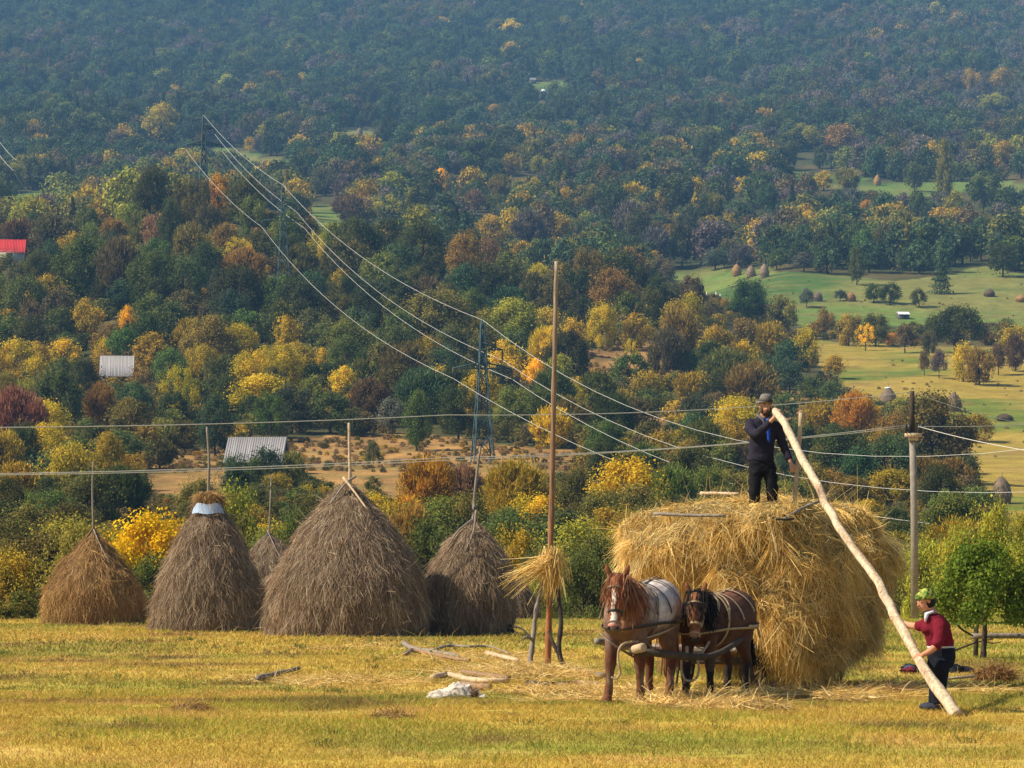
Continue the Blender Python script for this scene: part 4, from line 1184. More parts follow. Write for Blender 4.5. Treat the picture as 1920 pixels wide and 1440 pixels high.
# neck yoke pole across the chests, its straps and the loose reins
def hw(root, warp, p):
    V = np.array([p], float)
    if warp is not None: V = warp(V)
    rz, s = root.rotation_euler[2], root.scale[0]
    x, y, z = V[0] * s
    return np.array([root.location[0] + x * math.cos(rz) - y * math.sin(rz), root.location[1] + x * math.sin(rz) + y * math.cos(rz), root.location[2] + z])
yd = 38.5
Y0 = np.array(at(1180, 1220, yd)); Y1 = np.array(at(1238, 1225, yd - .05)); Y2 = np.array(at(1300, 1232, yd + .1)); Y3 = np.array(at(1345, 1226, yd + .4)); Y4 = np.array(at(1392, 1198, yd + 1.1))
yoke = thing('neck_yoke', 'thick crooked wooden bar hanging between the two horses at chest height', 'yoke', tuple(Y0))
mb = MB(); mb.tube(spline([Y0 - Y0, Y1 - Y0, Y2 - Y0, Y3 - Y0, Y4 - Y0], 5), [.045, .05, .055, .05, .05, .052, .05, .045, .048, .05, .045, .042, .045, .04, .042, .042, .04, .038, .038, .036, .03], n=9); mb.build('bar', M['bark'], yoke, True)
mb = MB(); mb.tube([np.array(at(1189, 1218, yd - .06)) - Y0, np.array(at(1206, 1214, yd - .2)) - Y0], [.055, .06], n=9); mb.build('bar_end', M['wood_pale'], yoke, True)
def rein(label, pts, w=.014, mat='leather_pale', name='rein'):
    P = spline(pts, 7); o = P[0].copy()
    mb = MB(); mb.tube(P - o, w, w * .45, (0.2, -1, .1), 6); ob = mb.build(name, M[mat], None, True, tuple(o))
    return tag(ob, label, 'strap')
A = lambda px, row, d: np.array(at(px, row, d))
rein('pale strap hanging in a long loop in front of the roan horse leg', [A(1203, 1202, 38.6), A(1172, 1206, 38.4), A(1160, 1220, 38.35), A(1160, 1245, 38.3), A(1163, 1262, 38.3), A(1156, 1272, 38.3), A(1146, 1270, 38.3)])
rein('pale strap swinging from the roan horse to the bay horse nose', [A(1204, 1198, 38.7), A(1235, 1189, 38.9), A(1260, 1178, 39.3), A(1276, 1168, 39.8)])
rein('dark strap running from the roan muzzle down to the yoke bar', [A(1126, 1188, 38.5), A(1146, 1206, 38.4), A(1172, 1222, 38.5), A(1188, 1232, 38.9)], .016, 'leather')
rein('brown rein from the roan neck down to the middle of the yoke bar', [A(1192, 1168, 39.0), A(1206, 1196, 38.9), A(1230, 1222, 39.05)], .013, 'leather')
rein('pale square loop of strap hanging below the yoke bar between the horses', [A(1278, 1232, 39.0), A(1278, 1258, 39.0), A(1286, 1275, 39.0), A(1303, 1274, 39.0), A(1310, 1258, 39.0), A(1308, 1240, 39.0), A(1300, 1232, 39.0)], .015)
rein('grey chain-like strap hanging from the bay horse chin to the bar', [A(1288, 1212, 39.3), A(1288, 1228, 39.2), A(1288, 1240, 39.2)], .022, 'leather_pale')
rein('pale strap from the bay horse chest down to the yoke bar', [A(1336, 1186, 40.0), A(1328, 1206, 39.8), A(1312, 1230, 39.4)], .018)
# ---------------------------------------------------------------- the long debarked pole held by both people
dTop, dBot = 42.75, gdist(1341)
lp = [(1454, 768), (1461, 778), (1475, 800), (1490, 832), (1508, 866), (1528, 902), (1545, 935), (1562, 968), (1584, 1004), (1614, 1045), (1643, 1088), (1670, 1138), (1699, 1193), (1733, 1250), (1765, 1300), (1794, 1341)]
ll = np.linspace(0, 1, len(lp))
LP = [at(x, y, float(np.interp(y, [768, 1000, 1160, 1260, 1341], [dTop, 39.75, 37.85, 36.9, dBot]))) for x, y in lp]
o0 = np.array(LP[0])
mb = MB(); P = spline(np.array(LP) - o0, 10); tt_ = np.linspace(0, 1, len(P))
rad = np.interp(tt_, [0, .03, .1, .35, .6, .85, .95, 1], [.032, .050, .053, .057, .055, .063, .076, .070])
P = P + np.column_stack([(noise3(P, 2.2, 5, 2) - .5) * .06, np.zeros(len(P)), (noise3(P, 2.2, 7, 2) - .5) * .03])
V, T, Q = tube(P, rad, n=16); ax = np.vstack([np.repeat(P, 16, axis=0), P[0], P[-1]])
V = ax + (V - ax) * (1 + (noise3(V, 5, 3, 3) - .5) * .42)[:, None]
st_ = noise3(np.column_stack([(V - ax) * 30, np.linalg.norm(ax, axis=1)])[:, [0, 1, 3]] * [1, 1, 1.6], 1, 9, 3)
c = mixc(np.tile(np.array([.62, .47, .32]), (len(V), 1)), (.40, .27, .17), sstep(.45, .62, st_) * .8); c = mixc(c, (.13, .085, .06), sstep(.66, .74, st_) * .8)
mb.add(V, T, Q, c)
bigpole = mb.build('peeled_pole', M['wood_attr'], None, True, tuple(o0))
tag(bigpole, 'long pale peeled tree pole slanting from the man on the hay to the woman', 'pole')
for f_, sd in ((.885, .5), (.70, -.4), (.45, .3)):
    i = int(f_ * (len(P) - 1)); mb = MB(); mb.ell(P[i] + [sd * rad[i], -rad[i] * .80, 0], (.026, .02, .034), 10); mb.build('knot', M['wood_dark'], bigpole, True)

# ---------------------------------------------------------------- people (x to the picture's right, y away from the camera, z up)
SKIN = np.array([.52, .27, .17])
def limb(pts, r, n=12, k=4):
    P = spline(pts, k); return tube(P, np.interp(np.linspace(0, 1, len(P)), np.linspace(0, 1, len(r)), r), None, (.3, 1, .2), n)

def rings(secs, n=20, k=3, power=2.4):
    """loft of flattened horizontal rings: (x, y, z, half width, half depth)"""
    S = spline(secs, k); a = np.arange(n) * 2 * math.pi / n
    ca, sa = np.cos(a), np.sin(a); e = 2 / power
    cx = np.sign(ca) * np.abs(ca) ** e; sy = np.sign(sa) * np.abs(sa) ** e
    V = np.stack([S[:, 0:1] + S[:, 3:4] * cx, S[:, 1:2] + S[:, 4:5] * sy, np.repeat(S[:, 2:3], n, 1)], -1).reshape(-1, 3)
    m = len(S); i = np.arange(m - 1)[:, None] * n; j = np.arange(n)[None, :]; jn = (j + 1) % n
    Q = np.stack([i + j, i + jn, i + n + jn, i + n + j], -1).reshape(-1, 4)
    V = np.vstack([V, S[0, :3], S[-1, :3]]); L = m * n
    T = np.concatenate([np.column_stack([np.full(n, L), (np.arange(n) + 1) % n, np.arange(n)]), np.column_stack([np.full(n, L + 1), (m - 1) * n + np.arange(n), (m - 1) * n + (np.arange(n) + 1) % n])])
    return V, T, Q

def frame(fwd, up):
    f = np.array(fwd, float); f /= np.linalg.norm(f); u = np.array(up, float); u -= f * (u @ f); u /= np.linalg.norm(u)
    return f, u, np.cross(u, f)      # forward, up, side

def head_shapes(c, fwd, up, s=1.0):
    f, u, sd = frame(fwd, up)
    def X(v): v = np.asarray(v, float) * s; return c + v[..., 0:1] * f + v[..., 1:2] * sd + v[..., 2:3] * u
    out = []
    for ce, r in (((0, 0, .03), (.098, .076, .095)), ((.022, 0, -.035), (.078, .064, .085)), ((.045, 0, -.085), (.050, .045, .035)),
                  ((.098, 0, -.012), (.020, .013, .030)), ((.106, 0, -.030), (.020, .019, .014)), ((.078, 0, -.066), (.026, .03, .014)),
                  ((-.005, .078, -.005), (.022, .012, .034)), ((-.005, -.078, -.005), (.022, .012, .034)), ((.075, .03, .028), (.022, .03, .012)), ((.075, -.03, .028), (.022, .03, .012))):
        V, T, Q = ellipsoid(r, 14); out.append((X(V + np.array(ce)), T, Q))
    return out, X

def hand(wrist, fwd, palm_n, s=1.0, curl=.4, thumb=1, spread=.02):
    """palm, four unequal bent fingers and a thumb from the side of the palm"""
    f, nrm, sd = frame(fwd, palm_n)
    w = np.array(wrist, float); out = []
    def X(a, b, c): return w + (f * a + sd * b + nrm * c) * s
    out.append(tube([X(-.02, 0, 0), X(.02, 0, 0), X(.055, 0, .002), X(.09, 0, 0)], [.022 * s, .034 * s, .040 * s, .036 * s], [.018 * s, .017 * s, .016 * s, .012 * s], tuple(nrm), 12))
    for i, L in enumerate((.068, .076, .071, .055)):
        b = (-.030 + .020 * i) * thumb * -1
        p = [X(.075, b, 0)]; ang = 0; q = np.array([.075, b, 0.0])
        for k, seg in enumerate((.45, .32, .25)):
            ang += curl * (1.0 + .35 * k); q = q + np.array([math.cos(ang) * L * seg, spread * (b / .03) * .2 * seg, -math.sin(ang) * L * seg]); p.append(X(*q))
        out.append(tube(p, [.0098 * s, .0095 * s, .0088 * s, .007 * s], None, tuple(sd), 8))
    t = thumb
    out.append(tube([X(.018, .024 * t, -.004), X(.045, .050 * t, -.012), X(.070, .062 * t, -.024 - .02 * curl), X(.092, .062 * t, -.034 - .05 * curl)], [.014 * s, .0125 * s, .011 * s, .008 * s], None, tuple(nrm), 8))
    return out

def face(root, X, s, iris=(.03, .02, .015), brow=(.02, .015, .012)):
    for y in (-1, 1):
        mb = MB(); V, T, Q = ellipsoid((.010, .014, .009), 10); mb.add(X(V + np.array([.088, y * .031, .010])), T, Q, (.62, .56, .50))
        V, T, Q = ellipsoid((.005, .007, .008), 8); mb.add(X(V + np.array([.0955, y * .031, .010])), T, Q, iris); mb.build('eye', M['attr'], root, True)
        mb = MB(); V, T, Q = ellipsoid((.008, .021, .0045), 8); mb.add(X(V + np.array([.094, y * .033, .032])), T, Q, brow); mb.build('eyebrow', M['attr'], root, True)
    mb = MB(); V, T, Q = ellipsoid((.010, .024, .007), 10); mb.add(X(V + np.array([.098, 0, -.062])), T, Q, (.33, .115, .085)); mb.build('mouth', M['attr'], root, True)

def skin_body(root, shapes, voxel, tint):
    V, T, Q = remesh(shapes, voxel, 3)
    mb = MB(); n_ = noise3(V, 9, 5, 2)
    mb.add(V, T, Q, tint[None, :] * (.86 + .28 * n_)[:, None]); return mb.build('body', M['attr'], root, True)

def garment(root, shapes, voxel, name, colf, seed, fold=.012):
    V, T, Q = remesh(shapes, voxel, 3)
    n_ = noise3(V * [1, 1, 1.6], 9, seed, 2) - .5
    c = V - V.mean(0); V = V + unit(c * [1, 1, .2]) * (n_ * fold * 2)[:, None]
    mb = MB(); mb.add(V, T, Q, colf(V)); return mb.build(name, M['cloth'], root, True)

# --- the man on the load
dM = 43.3; sM = F / dM
man = thing('person', 'man in dark jacket and grey felt hat standing on the hay load', 'person', ((1429 - 960) / sM, dM, H + (HZ - 970) / sM))
mh = np.array([.045, -.06, 1.565])
fw_m = (.10, -1, -.12); up_m = (.04, -.1, 1)
hs, Xm = head_shapes(mh, fw_m, up_m, 1.06)
sh = list(hs)
sh.append(limb([(.02, .02, 1.36), (.025, 0, 1.42), (.04, -.03, 1.50)], [.066, .058, .056]))
sh.append(rings([(-.01, .0, .84, .155, .10), (0, 0, 1.0, .15, .10), (.01, 0, 1.2, .165, .11), (.015, 0, 1.33, .165, .10), (.02, 0, 1.40, .09, .07)]))
RA = [(-.155, .0, 1.345), (-.165, -.12, 1.22), (-.095, -.26, 1.165), (.02, -.36, 1.26), (.125, -.43, 1.375)]
LA = [(.20, .0, 1.345), (.245, .01, 1.20), (.285, .0, 1.06), (.335, -.05, .92), (.385, -.11, .785)]
sh.append(limb(RA, [.056, .050, .044, .036, .029])); sh.append(limb(LA, [.056, .050, .044, .036, .029]))
# raised hand closed over the pole's end, hanging hand slightly curled
sh += hand((.135, -.44, 1.395), (.42, -.25, 1), (-.7, -.72, .15), 1.12, .62, -1)
sh += hand((.392, -.12, .765), (.28, -.12, -1), (.35, -.9, .1), 1.08, .34, 1)
RL = [(-.085, .0, .80), (-.10, -.02, .45), (-.105, .02, .02)]; LL = [(.085, .0, .80), (.135, -.03, .45), (.15, .02, .02)]
for Lg in (RL, LL):
    sh.append(limb(Lg, [.085, .058, .042]))
    b = Lg[-1]; V, T, Q = ellipsoid((.045, .13, .045), 12); sh.append((V + [b[0], b[1] - .07, .04], T, Q))
skin_body(man, sh, .0105, SKIN)
face(man, Xm, 1)
navy = lambda V: np.tile(np.array([.022, .020, .034]), (len(V), 1)) * (.75 + .5 * noise3(V, 7, 3, 2))[:, None]
gs = [rings([(-.02, .0, .79, .185, .135), (-.015, 0, .90, .180, .135), (0, 0, 1.08, .178, .135), (.012, 0, 1.24, .192, .140), (.015, 0, 1.35, .185, .125), (.02, 0, 1.405, .115, .095)])]
gs.append(limb(RA[:4] + [(.085, -.40, 1.33)], [.085, .078, .068, .058, .05])); gs.append(limb(LA[:4] + [(.375, -.10, .81)], [.085, .078, .066, .058, .05]))
garment(man, gs, .013, 'jacket', navy, 21, .014)
# grey collar, open front with blue shirt
mb = MB()
for sgn in (-1, 1):
    V, T, Q = limb([(.02 + sgn * .085, .05, 1.43), (.03 + sgn * .088, -.06, 1.425), (.04 + sgn * .040, -.125, 1.37), (.045 + sgn * .02, -.145, 1.30)], [.022, .026, .024, .012], 8); mb.add(V, T, Q, (.11, .11, .115))
mb.build('collar', M['cloth'], man, True)
mb = MB(); V, T, Q = rings([(.085, -.105, 1.05, .020, .04), (.08, -.115, 1.18, .030, .04), (.065, -.11, 1.30, .036, .04), (.055, -.08, 1.39, .034, .03)]); mb.add(V, T, Q, (.02, .075, .46)); mb.build('shirt', M['cloth'], man, True)
blk = lambda V: np.tile(np.array([.012, .012, .016]), (len(V), 1)) * (.8 + .5 * noise3(V, 7, 5, 2))[:, None]
gs = [rings([(-.01, 0, .63, .17, .125), (-.01, 0, .76, .178, .132), (-.015, 0, .86, .170, .125)])]
gs.append(limb([(-.085, .0, .74), (-.105, -.02, .45), (-.105, .02, .08)], [.108, .088, .072])); gs.append(limb([(.085, .0, .74), (.135, -.035, .45), (.15, .02, .08)], [.108, .088, .072]))
garment(man, gs, .013, 'trousers', blk, 23, .018)
# beard, hair, hat
mb = MB()
for ce, r in (((.052, 0, -.085), (.056, .055, .042)), ((.03, .052, -.05), (.05, .02, .055)), ((.03, -.052, -.05), (.05, .02, .055)), ((.092, 0, -.050), (.014, .030, .008))):
    V, T, Q = ellipsoid(r, 12); mb.add(Xm(V + np.array(ce)), T, Q, (.062, .036, .025))
mb.build('beard', M['attr'], man, True)
mb = MB(); V, T, Q = ellipsoid((.092, .082, .085), 14); mb.add(Xm(V + np.array([-.018, 0, .025])), T, Q, (.03, .022, .018)); mb.build('hair', M['attr'], man, True)
hat = [(.148, .062), (.150, .068), (.125, .066), (.104, .066), (.100, .082), (.094, .12), (.082, .155), (.060, .175), (.02, .168)]
P = np.array(hat); n = 26; a = np.arange(n) * 2 * math.pi / n
V = np.concatenate([np.column_stack([r_ * np.cos(a) * 1.05, r_ * np.sin(a) * .92, np.full(n, z_) + (.012 * np.cos(2 * a) if r_ > .12 else 0) - (.022 * np.abs(np.cos(a)) ** 3 * 0)]) for r_, z_ in hat])
Q = np.concatenate([np.column_stack([i * n + np.arange(n), i * n + (np.arange(n) + 1) % n, (i + 1) * n + (np.arange(n) + 1) % n, (i + 1) * n + np.arange(n)]) for i in range(len(hat) - 1)])
c = np.where((V[:, 2:3] > .07) & (V[:, 2:3] < .10), [[.035, .033, .033]], [[.165, .150, .138]])
mb = MB(); mb.add(Xm(V * .97 + np.array([-.005, 0, -.008])), None, Q, c); T0 = [((len(hat) - 1) * n + i, (len(hat) - 1) * n + (i + 1) % n, (len(hat) - 1) * n) for i in range(1, n - 1)]
mb.T.append(np.array(T0)); mb.build('felt_hat', M['cloth'], man, True)

# --- the woman at the foot of the pole
dWm = 37.3; sW = F / dWm
wom = thing('person', 'woman in burgundy jumper and green headscarf bending to push the pole', 'person', ((1752 - 960) / sW, dWm, 0))
wh = np.array([-.115, -.03, 1.335])
fw_w = (-.86, -.42, -.22); up_w = (-.28, -.08, 1)
hs, Xw = head_shapes(wh, fw_w, up_w, 1.02)
sh = list(hs)
sh.append(limb([(-.01, .02, 1.16), (-.04, .0, 1.21), (-.085, -.01, 1.28)], [.07, .06, .055]))
TW = [(.068, .02, .64, .145, .14), (.068, .02, .76, .150, .145), (.055, .01, .88, .145, .135), (.030, .0, 1.0, .150, .135), (.01, 0, 1.10, .145, .125), (-.01, .0, 1.17, .085, .08)]
sh.append(rings([(a_, b_, c_, d_ * .86, e_ * .86) for a_, b_, c_, d_, e_ in TW]))
NA = [(.055, -.12, 1.10), (.045, -.19, .95), (.0, -.235, .815), (-.08, -.245, .735), (-.17, -.215, .685)]
FA = [(-.02, .13, 1.10), (-.10, .23, 1.03), (-.19, .33, 1.02), (-.28, .46, 1.04), (-.342, .55, 1.065)]
sh.append(limb(NA, [.06, .054, .047, .040, .030])); sh.append(limb(FA, [.058, .052, .045, .038, .029]))
sh += hand((-.18, -.205, .68), (-1, .25, -.55), (-.35, -1, .35), 1.05, .62, -1)
sh += hand((-.352, .56, 1.07), (-.62, .25, .75), (.4, -.3, 1), 1.0, .40, 1)
NL = [(.072, -.07, .66), (.052, -.08, .38), (.03, -.06, .06)]; FL = [(.072, .09, .66), (.045, .07, .38), (.01, .10, .06)]
for Lg in (NL, FL):
    sh.append(limb(Lg, [.065, .06, .042]))
    V, T, Q = ellipsoid((.12, .045, .042), 12); sh.append((V + [Lg[-1][0] - .06, Lg[-1][1], .04], T, Q))
skin_body(wom, sh, .0105, SKIN * [1.02, .92, .86])
face(wom, Xw, 1)
bur = lambda V: np.tile(np.array([.145, .010, .022]), (len(V), 1)) * (.75 + .5 * noise3(V, 8, 7, 2))[:, None]
gs = [rings([(.075, .02, .78, .165, .155), (.062, .015, .86, .166, .155), (.040, .005, .96, .166, .155), (.018, 0, 1.06, .162, .145), (.0, 0, 1.14, .125, .12), (-.02, 0, 1.18, .08, .08)])]
V, T, Q = ellipsoid((.085, .12, .085), 14); gs.append((V + [-.085, -.01, 1.0], T, Q))
gs.append(limb(NA[:3] + [(-.035, -.245, .775)], [.088, .082, .072, .062])); gs.append(limb(FA[:2] + [(-.17, .31, 1.02)], [.084, .074, .062]))
garment(wom, gs, .013, 'jumper', bur, 27, .014)
mb = MB(); V, T, Q = limb([(-.105, -.105, 1.17), (-.118, -.115, 1.13), (-.125, -.105, 1.08)], [.026, .022, .008], 10); mb.add(V, T, Q, (.58, .60, .68))
V, T, Q = limb([(-.02, -.09, 1.205), (-.085, -.10, 1.185), (-.12, -.05, 1.18)], [.016, .018, .016], 8); mb.add(V, T, Q, (.58, .60, .68)); mb.build('blouse_collar', M['cloth'], wom, True)
mb = MB(); V, T, Q = rings([(.082, .02, .755, .163, .155), (.080, .02, .785, .166, .158)], 24, 3); mb.add(V, T, Q, (.55, .55, .58)); mb.build('blouse_hem', M['cloth'], wom, True)
ink = lambda V: np.tile(np.array([.010, .011, .020]), (len(V), 1)) * (.8 + .5 * noise3(V, 7, 9, 2))[:, None]
gs = [rings([(.068, .015, .52, .145, .15), (.085, .02, .62, .170, .180), (.090, .02, .72, .168, .175), (.078, .02, .79, .155, .148)])]
gs.append(limb([(.072, -.07, .62), (.052, -.08, .36), (.03, -.06, .09)], [.125, .095, .078])); gs.append(limb([(.072, .09, .62), (.045, .07, .36), (.01, .10, .09)], [.122, .093, .076]))
garment(wom, gs, .013, 'trousers', ink, 29, .012)
for b in (NL[-1], FL[-1]):
    mb = MB(); V, T, Q = ellipsoid((.132, .054, .052), 16); V = V + [b[0] - .055, b[1], .048]; V[:, 2] = np.maximum(V[:, 2], .006); mb.add(V, T, Q, (.035, .040, .065)); mb.build('shoe', M['attr'], wom, True)
mb = MB(); V, T, Q = ellipsoid((.10, .088, .092), 14); mb.add(Xw(V + np.array([-.035, 0, -.02])), T, Q, (.016, .013, .012)); mb.build('hair', M['attr'], wom, True)
V, T, Q = ellipsoid((.122, .104, .100), 30); V = V + np.array([-.012, 0, .048]); V[:, 2] = np.maximum(V[:, 2], .012 - V[:, 0] * -.25)
nzv = noise3(V * 1.0, 34, 11, 1); nz2 = noise3(V, 26, 13, 1)
c = np.where((nzv > .60)[:, None], [[.010, .025, .010]], np.where((nz2 > .50)[:, None], [[.42, .42, .09]], [[.14, .28, .06]]))
V = V * (1 + (noise3(V, 16, 21, 2) - .5) * .24)[:, None]
mb = MB(); mb.add(Xw(V), T, Q, c)
V, T, Q = ellipsoid((.032, .03, .04), 10); mb.add(Xw(V + np.array([-.115, 0, -.015])), T, Q, (.13, .26, .06))
mb.build('headscarf', M['cloth'], wom, True)
# trees and shrubs one can tell apart: column, foot row, height, width (photo pixels), habit, colour
HAND = '''
280 425 122 74 round darkgreen|340 425 88 62 tall darkolive|372 428 100 62 round darkolive|410 405 88 62 shrub orange|462 415 92 84 broom darkolive|318 480 112 56 tall darkgreen|243 440 64 60 round olive|266 465 76 56 broom olive|292 470 74 60 broom tan
4 432 96 60 round darkgreen|115 420 56 54 shrub yellow|38 480 78 76 broom brown|102 485 92 98 broom brown|80 430 52 56 round green|200 420 60 56 round green|165 445 60 60 round green|212 455 50 60 broom rust|420 480 66 60 broom rust|445 500 60 66 open gold|490 495 70 58 round darkolive|535 510 78 66 round darkgreen|575 475 70 70 round darkolive|560 545 95 80 broom darkolive|592 520 92 46 open gold
162 580 148 130 round darkolive|222 575 138 88 broom brown|290 590 128 100 round darkolive|345 590 118 84 round green|385 560 112 76 tall darkgreen|450 622 138 120 round darkgreen|566 630 118 124 round darkgreen|632 640 100 90 round darkolive|45 610 98 92 round green|20 662 76 104 shrub green|112 645 72 76 round green|165 640 86 70 round oldgold|238 585 66 78 round bluegreen|318 650 92 92 round green|240 625 56 42 shrub yellow|392 706 122 112 round rust|285 706 88 90 round oldgold|500 655 72 58 tall green|455 560 100 90 broom rust|520 600 90 70 round green
28 708 80 90 shrub gold|72 700 66 60 shrub oldgold|120 700 70 66 shrub gold|195 690 58 44 shrub gold|500 706 62 48 shrub gold|560 706 70 88 shrub oldgold|606 700 52 46 shrub gold|450 702 52 60 shrub rust|530 690 48 56 broom oldgold|25 760 70 70 shrub oldgold|75 770 80 60 open olive
160 765 96 76 tall darkgreen|250 815 106 90 round bluegreen|335 800 124 92 open gold|428 800 100 70 tall darkgreen|490 800 104 154 dome gold|548 815 100 98 round bluegreen|622 815 88 92 round green|30 888 172 124 broom redrust|105 825 146 104 round green|190 822 110 66 broom rust|232 885 82 120 shrub green|405 860 124 84 tall bluegreen|15 800 110 60 broom rust|345 850 66 70 broom darkolive|300 770 60 50 broom brown
662 505 106 70 round darkolive|792 525 118 100 round darkgreen|872 546 122 82 round rust|716 548 80 84 round olive|748 590 82 84 round darkgreen|952 555 88 66 tall green|1010 532 42 46 shrub gold|1102 578 124 84 round rust|1146 606 114 94 round rust|1005 585 80 72 broom brown|820 660 130 156 dome olive|690 655 134 74 round darkgreen|962 668 116 130 dome yellowgreen|1025 640 70 80 shrub oldgold|1075 665 74 60 shrub gold|1128 655 96 66 shrub gold|1190 655 74 70 shrub oldgold|1064 726 118 98 round darkgreen|1184 682 50 32 open gold|1180 734 78 78 round green|1000 736 70 48 shrub yellow|888 740 54 38 shrub gold|822 752 72 62 shrub gold|650 730 110 90 round green|738 710 108 100 round green|690 800 96 84 broom brown|735 820 80 62 dome grey|782 846 120 70 tall green|858 826 112 84 round darkgreen|962 820 104 96 round olive|1074 780 66 60 shrub gold|1212 762 76 80 shrub oldgold|1195 826 88 78 dome brown|1130 880 96 90 round green|1252 720 112 80 broom brown|850 700 100 90 shrub green|910 700 90 70 round olive|1020 810 90 80 broom darkolive|1120 770 80 80 broom darkolive|600 750 76 80 round darkgreen|700 870 50 30 shrub green
1296 620 80 56 shrub gold|1272 690 120 74 broom rust|1402 612 96 90 round darkgreen|1420 616 54 38 shrub gold|1466 632 86 66 round olive|1396 706 74 66 shrub gold|1442 680 84 66 broom oldgold|1512 690 84 60 shrub gold|1480 745 76 68 round bluegreen|1432 735 70 60 round green|1566 712 50 46 dome oldgold|1562 766 56 52 round green|1546 632 58 38 round rust|1592 648 66 52 shrub oldgold|1622 658 56 42 open yellow|1642 650 68 60 round darkolive|1697 662 62 46 dome brown|1674 648 26 38 shrub orange|1742 668 54 34 broom brown|1792 662 98 124 dome darkgreen|1902 666 62 72 shrub oldgold|1733 705 52 24 dome brown|1760 710 60 32 dome grey|1806 716 82 46 shrub gold|1836 724 78 62 broom rust|1872 704 66 36 dome brown|1903 698 78 42 broom brown
1638 568 40 46 round darkolive|1670 572 44 48 round darkgreen|1722 577 40 36 round darkolive|1764 552 82 60 conifer bluegreen|1606 536 78 38 tall green|1512 577 40 34 dome grey|1576 566 24 28 dome grey|1506 510 40 52 dome mauve|1340 508 44 56 dome grey|1392 504 50 54 broom mauve|1880 520 70 60 round darkgreen|1452 470 66 48 round gold|1425 488 60 54 round oldgold|1522 484 60 54 round gold|1620 505 80 60 tall green|1730 500 84 50 round green|1840 490 90 60 round bluegreen|1670 500 90 76 broom brown|1550 500 76 60 round darkgreen|1280 500 90 60 round darkgreen|1230 505 86 66 broom mauve
1745 905 186 170 dome darkolive|1382 850 116 120 shrub gold|1340 800 70 66 broom brown|1602 840 110 96 broom orange|1540 830 90 90 broom oldgold|1500 900 120 120 shrub darkgreen|1580 930 140 130 round darkgreen|1670 950 150 150 shrub bluegreen|1765 970 110 110 shrub darkgreen|1830 975 70 90 shrub green|1470 800 70 70 shrub green|1830 830 60 80 shrub oldgold|1320 900 120 110 broom darkolive|1240 880 80 90 shrub oldgold|1440 900 120 90 broom oldgold|1690 800 60 70 shrub olive|1520 760 60 60 shrub green|1300 760 70 80 broom oldgold
132 965 150 140 shrub oldgold|300 880 60 70 broom darkolive|225 870 70 66 shrub green|440 960 118 90 shrub bluegreen|370 985 100 84 shrub olive|545 920 80 60 broom olive|590 985 66 60 shrub darkolive|500 920 90 80 shrub bluegreen|30 950 90 90 broom oldgold|700 935 46 40 shrub darkolive|640 960 50 60 broom olive|800 985 140 104 broom orange|760 1010 90 70 broom orange|868 965 104 80 broom redrust|968 1000 150 130 broom oldgold|1175 1000 156 164 shrub gold|1080 985 120 100 shrub darkolive|1262 985 120 90 broom olive|1330 985 120 100 shrub olive
'''
for rec in HAND.replace('\n', '|').split('|'):
    if rec.strip():
        a = rec.split()
        place_tree(float(a[0]), float(a[1]), float(a[2]), float(a[3]), a[4], a[5], cat='shrub' if a[4] in ('shrub',) and float(a[2]) < 100 else 'tree')

# shrubs right behind the meadow, at their own distances
NEAR = '''
65 185 150 210 shrub darkolive 160|150 190 170 150 shrub olive 125|18 150 130 120 shrub oldgold 135|281 200 210 182 dome yellow 156|296 195 140 140 shrub darkolive 138|385 190 165 110 shrub olive 150|440 200 240 110 shrub yellowgreen 170|505 185 190 90 shrub olive 150|560 190 200 110 shrub green 165|620 180 170 100 shrub olive 150|745 190 160 80 shrub darkolive 160|820 195 215 160 shrub green 145|770 190 200 90 broom rust 170|900 195 185 120 shrub olive 150|965 190 195 120 shrub oldgold 145|1030 190 160 120 shrub green 138|1095 170 150 110 shrub green 125|1120 190 180 130 shrub darkolive 150|1180 180 150 120 shrub olive 145|1250 190 180 140 shrub darkolive 150|1380 200 190 150 shrub darkolive 165|1500 200 190 140 shrub darkgreen 160|1600 200 190 150 shrub darkgreen 155|1700 190 160 110 shrub olive 150|1735 205 175 100 shrub yellowgreen 124|1800 205 195 100 shrub yellowgreen 122|1860 215 235 110 shrub yellowgreen 120|1925 205 220 110 shrub yellowgreen 126|1890 205 160 130 shrub yellowgreen 118|1985 200 200 120 shrub olive 125|-60 180 170 150 shrub olive 140|1650 190 150 90 shrub olive 130|1010 150 100 70 shrub olive 120
'''
NEAR += '445 890 60 56 shrub green 330|474 893 82 52 shrub green 333|520 893 50 60 shrub oldgold 335'
for rec in NEAR.replace('\n', '|').split('|'):
    if rec.strip():
        a = rec.split(); d = float(a[6]); px = float(a[0])
        z = tz((px - 960) * d / F, d)
        base = HZ - F * (z - H) / d
        place_tree(px, base, float(a[2]) * (1.34 if d < 300 and px < 200 else 1.12 if d < 300 else 1), float(a[3]) * (1.1 if d < 300 else 1), a[4], a[5], d=d, q='near' if d < 300 else 'mid', cat='shrub', z=z)

# the small leafy tree beside the rail, on the meadow
t_right = place_tree(1842, 1238, 252, 215, 'dome', 'green', d=gdist(1236), q='near', cat='tree', z=0.0)
t_right.children[0].color = (.155, .215, .030, 1)

